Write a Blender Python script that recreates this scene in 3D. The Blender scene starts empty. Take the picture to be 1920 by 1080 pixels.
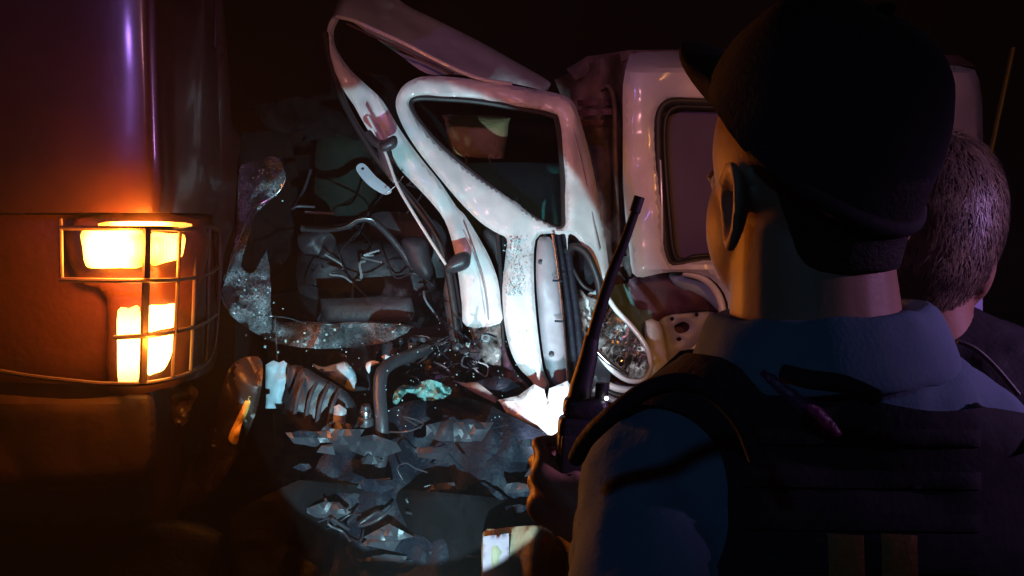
import bpy, bmesh, math, random
import numpy as np
from mathutils import Vector, Matrix, noise
from mathutils.geometry import delaunay_2d_cdt
random.seed(7)
R = math.radians
S = bpy.context.scene
COL = S.collection
# ------------------------------------------------------------------ camera
CAMZ, PITCH, F = 1.55, R(4), 1663.0
cam_d = bpy.data.cameras.new('camera'); cam = bpy.data.objects.new('camera', cam_d); COL.objects.link(cam)
cam.location = (0, 0, CAMZ); cam.rotation_euler = (math.pi/2 - PITCH, 0, 0)
cam_d.sensor_width = 36; cam_d.lens = 36*F/1920; cam_d.clip_start = .02; cam_d.clip_end = 800
S.camera = cam
FW = Vector((0, math.cos(PITCH), -math.sin(PITCH))); UP = Vector((0, math.sin(PITCH), math.cos(PITCH)))
CO = Vector((0, 0, CAMZ))
def P(px, py, d):
    """the point of the place that stands d metres ahead of the camera at a photo pixel"""
    return CO + FW*d + Vector((1, 0, 0))*((px-960)/F*d) + UP*((540-py)/F*d)
def Q(v):
    r = v-CO; d = r.dot(FW)
    return 960+r.x/d*F, 540-r.dot(UP)/d*F, d
# ------------------------------------------------------------------ world, night
w = bpy.data.worlds.new('World'); S.world = w; w.use_nodes = True
nt = w.node_tree; bg = nt.nodes['Background']
sky = nt.nodes.new('ShaderNodeTexSky'); sky.sky_type = 'NISHITA'; sky.sun_disc = False
sky.sun_elevation = R(-5); sky.sun_rotation = R(150)
nt.links.new(sky.outputs[0], bg.inputs[0]); bg.inputs[1].default_value = .02
sd = bpy.data.lights.new('moon', 'SUN'); sd.energy = .008; sd.angle = R(.5); sd.color = (.7, .8, 1)
so = bpy.data.objects.new('moon', sd); COL.objects.link(so); so.rotation_euler = (R(50), 0, R(150))
S.view_settings.view_transform = 'Standard'; S.view_settings.look = 'None'
S.view_settings.exposure = 0; S.view_settings.gamma = 1; S.view_settings.use_curve_mapping = False
S.cycles.use_denoising = True; S.cycles.max_bounces = 6; S.cycles.volume_bounces = 0
S.cycles.sample_clamp_indirect = 4

def lamp(name, kind, loc, color, energy, target=None, size=.05, angle=60, blend=.3):
    d = bpy.data.lights.new(name, kind); d.color = color; d.energy = energy; d.shadow_soft_size = size
    if kind == 'SPOT': d.spot_size = R(angle); d.spot_blend = blend
    o = bpy.data.objects.new(name, d); COL.objects.link(o); o.location = loc
    if target is not None: o.rotation_euler = (Vector(target)-Vector(loc)).to_track_quat('-Z', 'Y').to_euler()
    return o
# hand torch propped low in the wreck, and an unseen responder's torch, added without a body, shining up at the pillar and door
TORCH = P(1085, 880, 2.05)
lamp('torch_light', 'SPOT', TORCH, (.80, .86, 1), 18, P(1010, 700, 2.5), .012, 66, .6)
HELD = Vector((-.10, 1.0, .86))
lamp('held_torch_light', 'SPOT', HELD, (.46, .86, 1), 118, P(792, 628, 2.5), .008, 40.5, .04)
# police beacons to the right of the men, patrol lights over the camera's left shoulder, and added fills
lamp('beacon_light_violet', 'SPOT', (2.3, .25, 2.0), (.74, .38, 1), 100, (.52, .82, 1.50), .06, 17, .9)
lamp('collar_fill_teal', 'SPOT', (-1.0, -1.6, 2.9), (.14, .48, 1), 12, (.24, .66, 1.38), .10, 14, .7)  # unseen fill added to tint the officer's collar teal
lamp('beacon_fill_pink', 'SPOT', (2.6, -.7, 2.3), (.72, .28, .80), 110, (-.55, 2.15, 1.75), .05, 13, .9)  # extra beam added to brighten the truck's cab corner
lamp('beacon_light_red', 'SPOT', (-1.5, -2.6, 2.7), (1, .40, .48), 160, (.30, 2.7, 2.2), .10, 24, .8)
lamp('beacon_light_blue', 'SPOT', (-2.4, -1.6, 2.6), (.45, .22, 1), 60, (-.1, 2.4, 1.9), .06, 28, .6)
lamp('beacon_fill_far', 'SPOT', (2.9, .9, 1.9), (.42, .22, 1), 110, P(1800, 560, 2.85), .05, 12, .8)  # extra spot added to light the violet strip at the far right
lamp('side_panel_fill_warm', 'SPOT', (1.0, -3.0, 3.6), (1, .38, .08), 260, (.72, 2.9, 1.40), .15, 14, .7)  # unseen warm fill added to turn the rear side panel orange

# ------------------------------------------------------------------ materials
def mat(name, col, rough=.5, metal=0, var=.25, scale=6, bump=.0, bscale=30, coat=0, emit=None, es=0, spec=.5, col2=None, trans=0, alpha=1, detail=6):
    m = bpy.data.materials.new(name); m.use_nodes = True; n = m.node_tree; b = n.nodes['Principled BSDF']; L = n.links
    tc = n.nodes.new('ShaderNodeTexCoord'); nz = n.nodes.new('ShaderNodeTexNoise')
    nz.inputs['Scale'].default_value = scale; nz.inputs['Detail'].default_value = detail; nz.inputs['Roughness'].default_value = .65
    L.new(tc.outputs['Object'], nz.inputs['Vector'])
    rp = n.nodes.new('ShaderNodeValToRGB'); rp.color_ramp.elements[0].position = .32; rp.color_ramp.elements[1].position = .62
    c2 = col2 or tuple(c*(1-var) for c in col)
    rp.color_ramp.elements[0].color = (*c2, 1); rp.color_ramp.elements[1].color = (*col, 1)
    L.new(nz.outputs['Fac'], rp.inputs[0]); L.new(rp.outputs[0], b.inputs['Base Color'])
    mr = n.nodes.new('ShaderNodeMapRange'); mr.inputs['To Min'].default_value = min(1, rough*1.25); mr.inputs['To Max'].default_value = rough*.8
    L.new(nz.outputs['Fac'], mr.inputs['Value']); L.new(mr.outputs[0], b.inputs['Roughness'])
    b.inputs['Metallic'].default_value = metal; b.inputs['Coat Weight'].default_value = coat; b.inputs['Coat Roughness'].default_value = .12
    b.inputs['Specular IOR Level'].default_value = spec; b.inputs['Transmission Weight'].default_value = trans; b.inputs['Alpha'].default_value = alpha
    if bump:
        n2 = n.nodes.new('ShaderNodeTexNoise'); n2.inputs['Scale'].default_value = bscale; n2.inputs['Detail'].default_value = 5
        bp = n.nodes.new('ShaderNodeBump'); bp.inputs['Strength'].default_value = bump; bp.inputs['Distance'].default_value = .01
        L.new(tc.outputs['Object'], n2.inputs['Vector']); L.new(n2.outputs['Fac'], bp.inputs['Height']); L.new(bp.outputs[0], b.inputs['Normal'])
    if emit: b.inputs['Emission Color'].default_value = (*emit, 1); b.inputs['Emission Strength'].default_value = es
    return m
M = {}
M['white'] = mat('white_paint', (.78, .78, .76), .40, col2=(.60, .59, .57), scale=5, bump=.05, bscale=8, coat=.3, detail=10)
M['whitedirty'] = mat('scuffed_white_paint', (.66, .62, .56), .45, col2=(.20, .17, .14), scale=7, bump=.3, bscale=22, coat=.2)
M['torn'] = mat('torn_primer_metal', (.45, .43, .40), .4, .3, col2=(.05, .045, .045), scale=16, bump=.6, bscale=40)
M['grey'] = mat('grey_inner_steel', (.34, .33, .35), .45, .1, scale=8, bump=.2, bscale=25)
M['plastic'] = mat('dark_plastic', (.045, .042, .05), .38, scale=9, bump=.15, bscale=60)
M['dash'] = mat('dashboard_plastic', (.032, .027, .034), .5, scale=7, bump=.2, bscale=50)
M['rubber'] = mat('black_rubber', (.02, .02, .022), .5, bump=.1)
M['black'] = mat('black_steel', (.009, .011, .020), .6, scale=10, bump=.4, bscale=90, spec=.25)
M['chrome'] = mat('chrome', (.85, .82, .8), .12, 1, var=.15, scale=9, bump=.35, bscale=12)
M['steel'] = mat('bare_steel', (.6, .58, .6), .25, 1, scale=12, bump=.1)
M['truck'] = mat('truck_paint', (.055, .022, .022), .36, 0, col2=(.03, .014, .014), scale=4, bump=.10, bscale=18, coat=.5)
M['trucktrim'] = mat('truck_plastic', (.030, .014, .010), .45, scale=12, bump=.2, bscale=40)
M['guard'] = mat('guard_wire', (.16, .11, .09), .35, .5, scale=25, bump=.1)
M['brown'] = mat('brown_channel', (.15, .095, .085), .6, col2=(.03, .018, .02), scale=9, bump=.4, bscale=25)
M['teal'] = mat('teal_seat_cover', (.13, .25, .24), .75, scale=12, bump=.3, bscale=60)
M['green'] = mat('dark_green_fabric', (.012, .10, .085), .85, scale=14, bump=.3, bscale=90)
M['tan'] = mat('tan_fabric', (.40, .27, .13), .85, scale=14, bump=.3, bscale=90)
M['maroon'] = mat('maroon_liner', (.09, .03, .05), .6, scale=9, bump=.2)
M['paper'] = mat('pale_blue_plastic', (.38, .50, .56), .5, scale=9, bump=.5, bscale=16)
M['mint'] = mat('mint_cloth', (.20, .42, .38), .9, scale=20, bump=.5, bscale=70)
M['whitecloth'] = mat('white_cloth', (.75, .75, .78), .8, scale=8, bump=.4, bscale=30)
M['skin'] = mat('skin', (.42, .22, .14), .5, var=.12, scale=14, bump=.04, bscale=160)
M['shirt'] = mat('blue_grey_knit', (.14, .22, .30), .9, var=.15, scale=20, bump=.12, bscale=260)
M['vest'] = mat('black_vest_nylon', (.020, .016, .022), .8, scale=18, bump=.15, bscale=180)
M['strap'] = mat('strap_light_streak', (.16, .02, .09), .4, scale=14, bump=.2, bscale=120)  # purple-red streak of light on the strap is put into its colour
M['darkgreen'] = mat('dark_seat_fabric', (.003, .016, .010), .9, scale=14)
M['void'] = mat('dark_void_lining', (.006, .005, .006), .9, spec=.1)  # near-black colour stands in for the unlit depths of the wreck
M['cap'] = mat('black_cap_cloth', (.018, .018, .026), .9, scale=25, bump=.12, bscale=260)
M['hair'] = mat('short_black_hair', (.02, .014, .012), .7, scale=60, bump=.25, bscale=300)
M['hairgrey'] = mat('greying_hair', (.30, .22, .15), .42, col2=(.06, .04, .04), scale=30)
M['radio'] = mat('radio_plastic', (.03, .03, .04), .4, scale=20, bump=.2, bscale=120)
M['jacket'] = mat('dark_jacket', (.03, .024, .035), .7, scale=14, bump=.12, bscale=120)
M['denim'] = mat('navy_trousers', (.03, .04, .07), .9, scale=20, bump=.4, bscale=150)
M['orange'] = mat('orange_nylon', (.45, .14, .02), .6, scale=16, bump=.3, bscale=120)
M['asphalt'] = mat('asphalt', (.05, .05, .052), .85, scale=3, bump=.7, bscale=90)
M['grass'] = mat('verge_grass', (.05, .08, .03), .9, scale=3, bump=.7, bscale=30)
M['suv'] = mat('silver_paint', (.5, .5, .55), .3, .3, var=.1, coat=.6)
M['darkglass'] = mat('dark_tinted_glass', (.02, .02, .03), .08, spec=.8)
M['violetglass'] = mat('violet_reflection_glass', (.08, .045, .15), .55, scale=3, bump=.08, bscale=6, coat=0)  # purple light reflected in the pane is put into the base colour
M['taillens'] = mat('red_lens', (.4, .02, .02), .2, coat=.5)
M['yellowlens'] = mat('amber_marker_lens', (.85, .45, .05), .3, col2=(.4, .2, .1), scale=20)
M['cream'] = mat('cream_sack', (.34, .27, .17), .8, scale=10, bump=.4, bscale=40)
M['mauve'] = mat('mauve_panel', (.34, .22, .26), .6, scale=10, bump=.2)
M['redink'] = mat('red_print', (.5, .05, .05), .7, scale=10)
M['paleg'] = mat('pale_green_print', (.35, .46, .36), .8, scale=18)
def lens_mat(name, c, s, fall):
    """lit lens: hottest at its middle, weaker to the rim (object coordinates centre the lens on its bulb)"""
    m = bpy.data.materials.new(name); m.use_nodes = True; n = m.node_tree; L = n.links
    b = n.nodes['Principled BSDF']; b.inputs['Base Color'].default_value = (.5, .2, .04, 1); b.inputs['Roughness'].default_value = .25
    tc = n.nodes.new('ShaderNodeTexCoord'); ln = n.nodes.new('ShaderNodeVectorMath'); ln.operation = 'LENGTH'
    L.new(tc.outputs['Object'], ln.inputs[0])
    mr = n.nodes.new('ShaderNodeMapRange'); mr.inputs['From Min'].default_value = 0; mr.inputs['From Max'].default_value = fall
    mr.inputs['To Min'].default_value = s; mr.inputs['To Max'].default_value = s*.035; L.new(ln.outputs['Value'], mr.inputs['Value'])
    wv = n.nodes.new('ShaderNodeTexWave'); wv.inputs['Scale'].default_value = 60; L.new(tc.outputs['Object'], wv.inputs['Vector'])
    m2 = n.nodes.new('ShaderNodeMapRange'); m2.inputs['To Min'].default_value = .75; m2.inputs['To Max'].default_value = 1.1; L.new(wv.outputs['Fac'], m2.inputs['Value'])
    mu = n.nodes.new('ShaderNodeMath'); mu.operation = 'MULTIPLY'; L.new(mr.outputs[0], mu.inputs[0]); L.new(m2.outputs[0], mu.inputs[1])
    b.inputs['Emission Color'].default_value = (*c, 1); L.new(mu.outputs[0], b.inputs['Emission Strength'])
    return m
M['amber'] = lens_mat('lit_amber_lens', (1, .40, .05), 62, .075)
M['amberside'] = lens_mat('lit_amber_side_lens', (1, .36, .04), 40, .05)
M['surround'] = mat('halo_tinted_surround', (.075, .024, .014), .45, scale=12, bump=.2, bscale=40)  # lighter, redder copy of the truck plastic, colour carries the lamp halo
M['amberlow'] = lens_mat('lit_headlamp_lens', (1, .50, .10), 22, .10)
def craze_mat():
    m = bpy.data.materials.new('crazed_laminated_glass'); m.use_nodes = True; n = m.node_tree; L = n.links
    b = n.nodes['Principled BSDF']; tc = n.nodes.new('ShaderNodeTexCoord')
    v = n.nodes.new('ShaderNodeTexVoronoi'); v.feature = 'DISTANCE_TO_EDGE'; v.inputs['Scale'].default_value = 95
    nz = n.nodes.new('ShaderNodeTexNoise'); nz.inputs['Scale'].default_value = 9; nz.inputs['Detail'].default_value = 6
    L.new(tc.outputs['Object'], v.inputs['Vector']); L.new(tc.outputs['Object'], nz.inputs['Vector'])
    mr = n.nodes.new('ShaderNodeMapRange'); mr.inputs['From Max'].default_value = .12; mr.inputs['To Min'].default_value = .75; mr.inputs['To Max'].default_value = .12
    L.new(v.outputs['Distance'], mr.inputs['Value'])
    m3 = n.nodes.new('ShaderNodeMapRange'); m3.inputs['From Min'].default_value = .38; m3.inputs['From Max'].default_value = .62; m3.inputs['To Min'].default_value = .25; m3.inputs['To Max'].default_value = 1
    L.new(nz.outputs['Fac'], m3.inputs['Value'])
    mu = n.nodes.new('ShaderNodeMath'); mu.operation = 'MULTIPLY'; L.new(mr.outputs[0], mu.inputs[0]); L.new(m3.outputs[0], mu.inputs[1])
    L.new(mu.outputs[0], b.inputs['Alpha'])
    b.inputs['Base Color'].default_value = (.52, .55, .58, 1); b.inputs['Roughness'].default_value = .25
    bp = n.nodes.new('ShaderNodeBump'); bp.inputs['Strength'].default_value = .8; L.new(v.outputs['Distance'], bp.inputs['Height']); L.new(bp.outputs[0], b.inputs['Normal'])
    return m
M['craze'] = craze_mat()
M['crumb'] = mat('glass_crumbs', (.45, .72, .72), .08, spec=1, scale=40)

# ------------------------------------------------------------------ object helpers
def link(name, me, m=None, parent=None):
    o = bpy.data.objects.new(name, me); COL.objects.link(o)
    if m is not None: me.materials.append(M[m] if isinstance(m, str) else m)
    if parent is not None:
        o.parent = parent; o.matrix_parent_inverse = Matrix.Translation(-parent.location)
    return o
def tag(o, label=None, cat=None, group=None, kind=None):
    if label: o['label'] = label
    if cat: o['category'] = cat
    if group: o['group'] = group
    if kind: o['kind'] = kind
    return o
def thing(name, label, cat, loc, group=None):
    o = bpy.data.objects.new(name, None); COL.objects.link(o); o.location = loc; o.empty_display_size = .1
    bpy.context.view_layer.update()
    return tag(o, label, cat, group)
def finish(me, sharp=40):
    me.update(); me.polygons.foreach_set('use_smooth', [True]*len(me.polygons))
    try: me.set_sharp_from_angle(angle=R(sharp))
    except Exception: pass
def recentre(o):
    """origin to the middle of the mesh, so object coordinates centre on it"""
    me = o.data; c = sum((v.co for v in me.vertices), Vector())/len(me.vertices)
    me.transform(Matrix.Translation(-c)); o.location = o.location + c
def cr(pts, n=6, closed=False):
    """Catmull-Rom through points of any dimension"""
    p = [np.array(q, float) for q in pts]; N = len(p); out = []
    for i in range(N if closed else N-1):
        g = lambda k: p[k % N] if closed else p[min(max(k, 0), N-1)]
        a, b, c, d = g(i-1), g(i), g(i+1), g(i+2)
        for j in range(n):
            t = j/n
            out.append(.5*((2*b)+(-a+c)*t+(2*a-5*b+4*c-d)*t*t+(-a+3*b-3*c+d)*t**3))
    if not closed: out.append(p[-1])
    return out
def inside(pts, poly):
    x, y = pts[:, 0], pts[:, 1]; r = np.zeros(len(pts), bool); n = len(poly)
    for i in range(n):
        x1, y1 = poly[i]; x2, y2 = poly[(i+1) % n]
        if y1 == y2: continue
        c = ((y1 > y) != (y2 > y)) & (x < (x2-x1)*(y-y1)/(y2-y1)+x1)
        r ^= c
    return r
def distpoly(pts, polys):
    d = np.full(len(pts), 1e9)
    for poly in polys:
        n = len(poly)
        for i in range(n):
            a = np.array(poly[i]); b = np.array(poly[(i+1) % n]); ab = b-a
            t = np.clip(((pts-a)@ab)/max(ab@ab, 1e-9), 0, 1)
            d = np.minimum(d, np.linalg.norm(pts-(a+t[:, None]*ab), axis=1))
    return d
def panel(name, outline, d, m, parent=None, holes=(), thick=.006, roll=8, amt=.012, dent=.0, dsc=6, crease=0, step=10, sm=4, hsm=4, sharp=50):
    """sheet of metal / cloth / glass: outline (photo pixels) at depth d, edges rolled back, dents as relief, real thickness"""
    out = [tuple(q[:2]) for q in (cr(outline, sm, True) if sm else outline)]
    hs = [[tuple(q[:2]) for q in (cr(h, hsm, True) if hsm else h)] for h in holes]
    def dens(poly):
        r = []
        for i in range(len(poly)):
            a = np.array(poly[i], float); b = np.array(poly[(i+1) % len(poly)], float); k = max(1, int(np.linalg.norm(b-a)/step))
            r += [tuple(a+(b-a)*j/k) for j in range(k)]
        return r
    out = dens(out); hs = [dens(h) for h in hs]
    A = np.array(out); x0, y0 = A.min(0); x1, y1 = A.max(0)
    gx = np.arange(x0+step*.5, x1, step); gy = np.arange(y0+step*.5, y1, step)
    G = np.array([(x+(step*.25 if k % 2 else -step*.25), y) for k, y in enumerate(gy) for x in gx])
    if len(G):
        keep = inside(G, out)
        for h in hs: keep &= ~inside(G, h)
        G = G[keep]
        if len(G): G = G[distpoly(G, [out]+hs) > step*.45]
    V = [Vector(q) for q in out]; E = [(i, (i+1) % len(out)) for i in range(len(out))]
    for h in hs:
        k = len(V); V += [Vector(q) for q in h]; E += [(k+i, k+(i+1) % len(h)) for i in range(len(h))]
    V += [Vector((q[0], q[1])) for q in G]
    vs, es, fs, *_ = delaunay_2d_cdt(V, E, [], 0, 1e-4)
    vs = np.array([(v.x, v.y) for v in vs]); fs = [f for f in fs if len(f) == 3]
    C = np.array([vs[list(f)].mean(0) for f in fs]); k = inside(C, out)
    for h in hs: k &= ~inside(C, h)
    fs = [f for f, q in zip(fs, k) if q]
    used = sorted({i for f in fs for i in f}); mp = {u: i for i, u in enumerate(used)}; vs = vs[used]; fs = [[mp[i] for i in f] for f in fs]
    ds = distpoly(vs, [out]+hs)
    fr, bk = [], []
    for (x, y), e in zip(vs, ds):
        dd = d(x, y) if callable(d) else d
        dd -= amt*(1-math.exp(-e/roll))
        if dent: dd += dent*noise.fractal(Vector((x*dsc/1000+dd*3, y*dsc/1000, 7.3)), 1, 2, 4)
        if crease:
            q_ = Vector((x*dsc*.55/1000+1.7, y*dsc*.35/1000, dd*2+3)); dd -= crease*(abs(noise.noise(q_))*2+abs(noise.noise(q_*2.3+Vector((5, 1, 2))))) 
        fr.append(P(x, y, dd)); bk.append(P(x, y, dd+thick))
    n = len(fr); faces = []
    cnt = {}
    for f in fs:
        a, b, c = f
        nrm = (fr[b]-fr[a]).cross(fr[c]-fr[a])
        if nrm.dot(CO-fr[a]) < 0: a, b, c = a, c, b
        faces.append((a, b, c)); faces.append((n+a, n+c, n+b))
        for u, v in ((a, b), (b, c), (c, a)): cnt[(u, v)] = 1
    for (u, v) in list(cnt):
        if (v, u) not in cnt: faces.append((v, u, n+u, n+v))
    me = bpy.data.meshes.new(name); me.from_pydata(fr+bk, [], faces); finish(me, sharp)
    o = link(name, me, m, parent); recentre(o)
    return o
def tube_bm(bm, pts, r, seg=10, taper=None):
    n = len(pts); rings = []; prev = None
    for i, p in enumerate(pts):
        t = (pts[min(i+1, n-1)]-pts[max(i-1, 0)]).normalized()
        if prev is None:
            a = t.orthogonal().normalized()
        else: a = (prev-t*prev.dot(t)).normalized()
        prev = a; b = t.cross(a); rr = r if taper is None else taper[0]+(taper[1]-taper[0])*i/(n-1)
        rings.append([bm.verts.new(p+(a*math.cos(2*math.pi*k/seg)+b*math.sin(2*math.pi*k/seg))*rr) for k in range(seg)])
    for A, B in zip(rings, rings[1:]):
        for k in range(seg): bm.faces.new((A[k], A[(k+1) % seg], B[(k+1) % seg], B[k]))
    bm.faces.new(rings[0][::-1]); bm.faces.new(rings[-1])
def frombm(name, bm, m, parent=None, sharp=40, centre=True):
    bmesh.ops.recalc_face_normals(bm, faces=bm.faces)
    me = bpy.data.meshes.new(name); bm.to_mesh(me); bm.free(); finish(me, sharp)
    o = link(name, me, m, parent)
    if centre: recentre(o)
    return o
def tube(name, pp, r, m, parent=None, n=6, seg=10, closed=False, taper=None, world=False):
    c = cr([tuple(p) for p in pp], n, closed) if n else [np.array(p, float) for p in pp]
    pts = [Vector(q) if world else P(q[0], q[1], q[2]) for q in c]
    if closed: pts.append(pts[0].copy()); 
    bm = bmesh.new(); tube_bm(bm, pts, r, seg, taper); return frombm(name, bm, m, parent)
def box_bm(bm, c, s, rot=None, bev=0):
    r = bmesh.ops.create_cube(bm, size=1); vs = r['verts']
    mt = Matrix.Translation(c) @ (rot or Matrix()) @ Matrix.Diagonal((*s, 1)); bmesh.ops.transform(bm, matrix=mt, verts=vs)
    if bev: bmesh.ops.bevel(bm, geom=[e for e in bm.edges if all(v in vs for v in e.verts)], offset=bev, segments=3, affect='EDGES', profile=.5)
def box(name, c, s, m, parent=None, rot=None, bev=.004):
    bm = bmesh.new(); box_bm(bm, Vector(c), s, rot, bev); return frombm(name, bm, m, parent)
def disc(name, px, py, d, r, h, m, parent=None, axis=None, seg=28, inner=0):
    """a short turned piece (washer, knob, cap) facing the camera side"""
    bm = bmesh.new(); prof = [(inner, h), (r*.86, h), (r*.97, h*.8), (r, h*.4), (r, 0), (inner, 0)]
    rows = []
    for (q, z) in prof: rows.append([bm.verts.new((q*math.cos(2*math.pi*k/seg), q*math.sin(2*math.pi*k/seg), z)) for k in range(seg)])
    for A, B in zip(rows, rows[1:]+rows[:1]):
        for k in range(seg):
            try: bm.faces.new((A[k], A[(k+1) % seg], B[(k+1) % seg], B[k]))
            except ValueError: pass
    bmesh.ops.remove_doubles(bm, verts=bm.verts, dist=1e-5)
    c = P(px, py, d); ax = (axis or (CO-c)).normalized()
    bmesh.ops.transform(bm, matrix=Matrix.Translation(c)@ax.to_track_quat('Z', 'Y').to_matrix().to_4x4(), verts=bm.verts)
    return frombm(name, bm, m, parent)
def capsule_bm(bm, a, ra, b, rb, seg=20, sc=(1, 1)):
    """tapered limb piece with round ends; sc squashes the section (sideways, front-back)"""
    ax = (b-a); L = ax.length; ax = ax.normalized() if L > 1e-6 else Vector((0, 0, 1))
    q = ax.to_track_quat('Z', 'Y').to_matrix() if abs(ax.z) < .9 else Matrix.Identity(3)
    s = 1 if abs(ax.z) < .9 else (1 if ax.z > 0 else -1)
    prof = [(-ra*math.cos(t), ra*math.sin(t)) for t in np.linspace(.05, math.pi/2, 6)]+[(L+rb*math.sin(t), rb*math.cos(t)) for t in np.linspace(0, math.pi/2-.05, 6)]
    rows = []
    for z, r in prof:
        row = []
        for k in range(seg):
            th = 2*math.pi*k/seg; v = Vector((r*math.cos(th)*sc[0], r*math.sin(th)*sc[1], z*s)); v = q@v if abs(ax.z) < .9 else v+Vector((ax.x*z, ax.y*z, 0))
            row.append(bm.verts.new(a+v))
        rows.append(row)
    for A, B in zip(rows, rows[1:]):
        for k in range(seg): bm.faces.new((A[k], A[(k+1) % seg], B[(k+1) % seg], B[k]))
    bm.faces.new(rows[0][::-1]); bm.faces.new(rows[-1])
def ell_bm(bm, c, r, rot=None):
    g = bmesh.ops.create_icosphere(bm, subdivisions=4, radius=1)['verts']
    bmesh.ops.transform(bm, matrix=Matrix.Translation(c)@(rot or Matrix())@Matrix.Diagonal((*r, 1)), verts=g)
def fuse(name, bm, m, parent, voxel=.008, smooth=6, fn=None, keep=None, solid=0, rec=False):
    """grow one continuous skin over overlapping volumes"""
    bmesh.ops.recalc_face_normals(bm, faces=bm.faces)
    me = bpy.data.meshes.new('t'); bm.to_mesh(me); bm.free(); o = bpy.data.objects.new('t', me); COL.objects.link(o)
    r = o.modifiers.new('r', 'REMESH'); r.mode = 'VOXEL'; r.voxel_size = voxel
    s = o.modifiers.new('s', 'SMOOTH'); s.factor = .5; s.iterations = smooth
    dg = bpy.context.evaluated_depsgraph_get(); dg.update()
    nm = bpy.data.meshes.new_from_object(o.evaluated_get(dg)); bpy.data.objects.remove(o)
    nm.materials.clear()
    if fn:
        co = [(v.co.copy(), v.normal.copy()) for v in nm.vertices]
        nm.vertices.foreach_set('co', [q for c, n in co for q in c+n*fn(c, n)]); nm.update()
    if keep or solid:
        b = bmesh.new(); b.from_mesh(nm)
        if keep:
            bmesh.ops.delete(b, geom=[v for v in b.verts if not keep(v.co, v.normal)], context='VERTS')
            for it in range(14):
                new = {}
                for v in b.verts:
                    nb_ = [e.other_vert(v).co for e in v.link_edges if e.is_boundary]
                    if len(nb_) == 2: new[v] = v.co*.4+(nb_[0]+nb_[1])*.3
                for v, c in new.items(): v.co = c
        if solid:
            bmesh.ops.recalc_face_normals(b, faces=b.faces); bmesh.ops.solidify(b, geom=b.faces[:], thickness=solid)
        b.to_mesh(nm); b.free()
    nm.name = name; finish(nm, 60)
    o2 = link(name, nm, m, parent)
    return o2
def nz(v, s, seed=0): return noise.fractal(Vector((v.x*s+seed, v.y*s, v.z*s)), 1, 2, 3)

# ------------------------------------------------------------------ ground
def sheet(name, x0, x1, y0, y1, z, m, kind='structure', n=40, amp=0):
    bm = bmesh.new(); bmesh.ops.create_grid(bm, x_segments=n, y_segments=n, size=.5)
    for v in bm.verts:
        v.co = Vector((x0+(v.co.x+.5)*(x1-x0), y0+(v.co.y+.5)*(y1-y0), z)); v.co.z += amp*nz(v.co, .4)
    return tag(frombm(name, bm, m, None, centre=False), kind=kind)
sheet('ground', -300, 300, -300, 400, -.03, 'grass')
sheet('road', -8, 9, -60, 200, 0, 'asphalt')

# ------------------------------------------------------------------ truck
tr = thing('truck', 'dark red truck cab with lit amber lamps behind a wire lamp guard', 'truck', (-1.2, 2.2, 0))
def wall(name, prof, z0, z1, m, parent, nz_=14, thick=.02, amp=.0, close=None):
    """upright body sheet following a plan line (x, y), with thickness"""
    pr = cr(prof, 6); bm = bmesh.new(); rows = []
    for j in range(nz_+1):
        z = z0+(z1-z0)*j/nz_
        row = []
        for i, q in enumerate(pr):
            a = pr[max(i-1, 0)]; b = pr[min(i+1, len(pr)-1)]; t = Vector((b[0]-a[0], b[1]-a[1], 0)).normalized(); n = Vector((t.y, -t.x, 0))
            p = Vector((q[0], q[1], z)); p += n*amp*nz(p, 3, 5)
            e = min(j, nz_-j); p += -n*(.012 if e == 0 else 0)
            row.append((bm.verts.new(p), bm.verts.new(p-n*thick)))
        rows.append(row)
    for A, B in zip(rows, rows[1:]):
        for i in range(len(A)-1):
            for s in (0, 1): bm.faces.new((A[i][s], A[i+1][s], B[i+1][s], B[i][s]))
        for i in (0, len(A)-1): bm.faces.new((A[i][0], A[i][1], B[i][1], B[i][0]))
    for A in (rows[0], rows[-1]):
        for i in range(len(A)-1): bm.faces.new((A[i][0], A[i+1][0], A[i+1][1], A[i][1]))
    return frombm(name, bm, m, parent, centre=False)
def XY(px, d): v = P(px, 540, d); return (v.x, v.y)
zt = P(0, 398, 1.9).z; zb = P(0, 742, 1.9).z
cabprof = [XY(-900, 2.6), XY(-300, 2.1), XY(0, 1.98), XY(180, 1.93), XY(270, 1.92), XY(302, 1.93), XY(322, 1.955), XY(345, 1.99), XY(385, 2.08), XY(418, 2.22)]
wall('cab_shell', cabprof, zt, 2.75, 'truck', tr, 20, amp=.004)
low = [XY(-900, 2.66), XY(-300, 2.16), XY(0, 2.04), XY(200, 2.0), XY(290, 2.0), XY(335, 2.03), XY(375, 2.11), XY(405, 2.25)]
wall('lamp_surround', low, zb, zt-.004, 'surround', tr, 10, amp=.003)
wall('lower_body', [XY(-900, 2.7), XY(-300, 2.2), XY(0, 2.08), XY(180, 2.05), XY(260, 2.07), XY(300, 2.14), XY(330, 2.25)], .35, zb-.003, 'truck', tr, 10, amp=.006)
# side panel of the cab, further back
panel('cab_side', [(418, 2), (430, 140), (434, 230), (452, 262), (446, 300), (440, 420), (420, 480), (412, 560), (398, 400), (402, 200), (404, -80), (418, -80)], lambda x, y: 2.24+(x-410)*.003, 'truck', tr, sm=0, thick=.03, step=14)
# body seams
tube('panel_seam', [(118, 395, 1.97), (118, 0, 1.97), (118, -160, 1.97)], .003, 'rubber', tr, n=2)
tube('roof_gutter', [(402, 90, 2.12), (404, 0, 2.12), (402, -120, 2.12)], .006, 'truck', tr, n=3)
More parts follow.
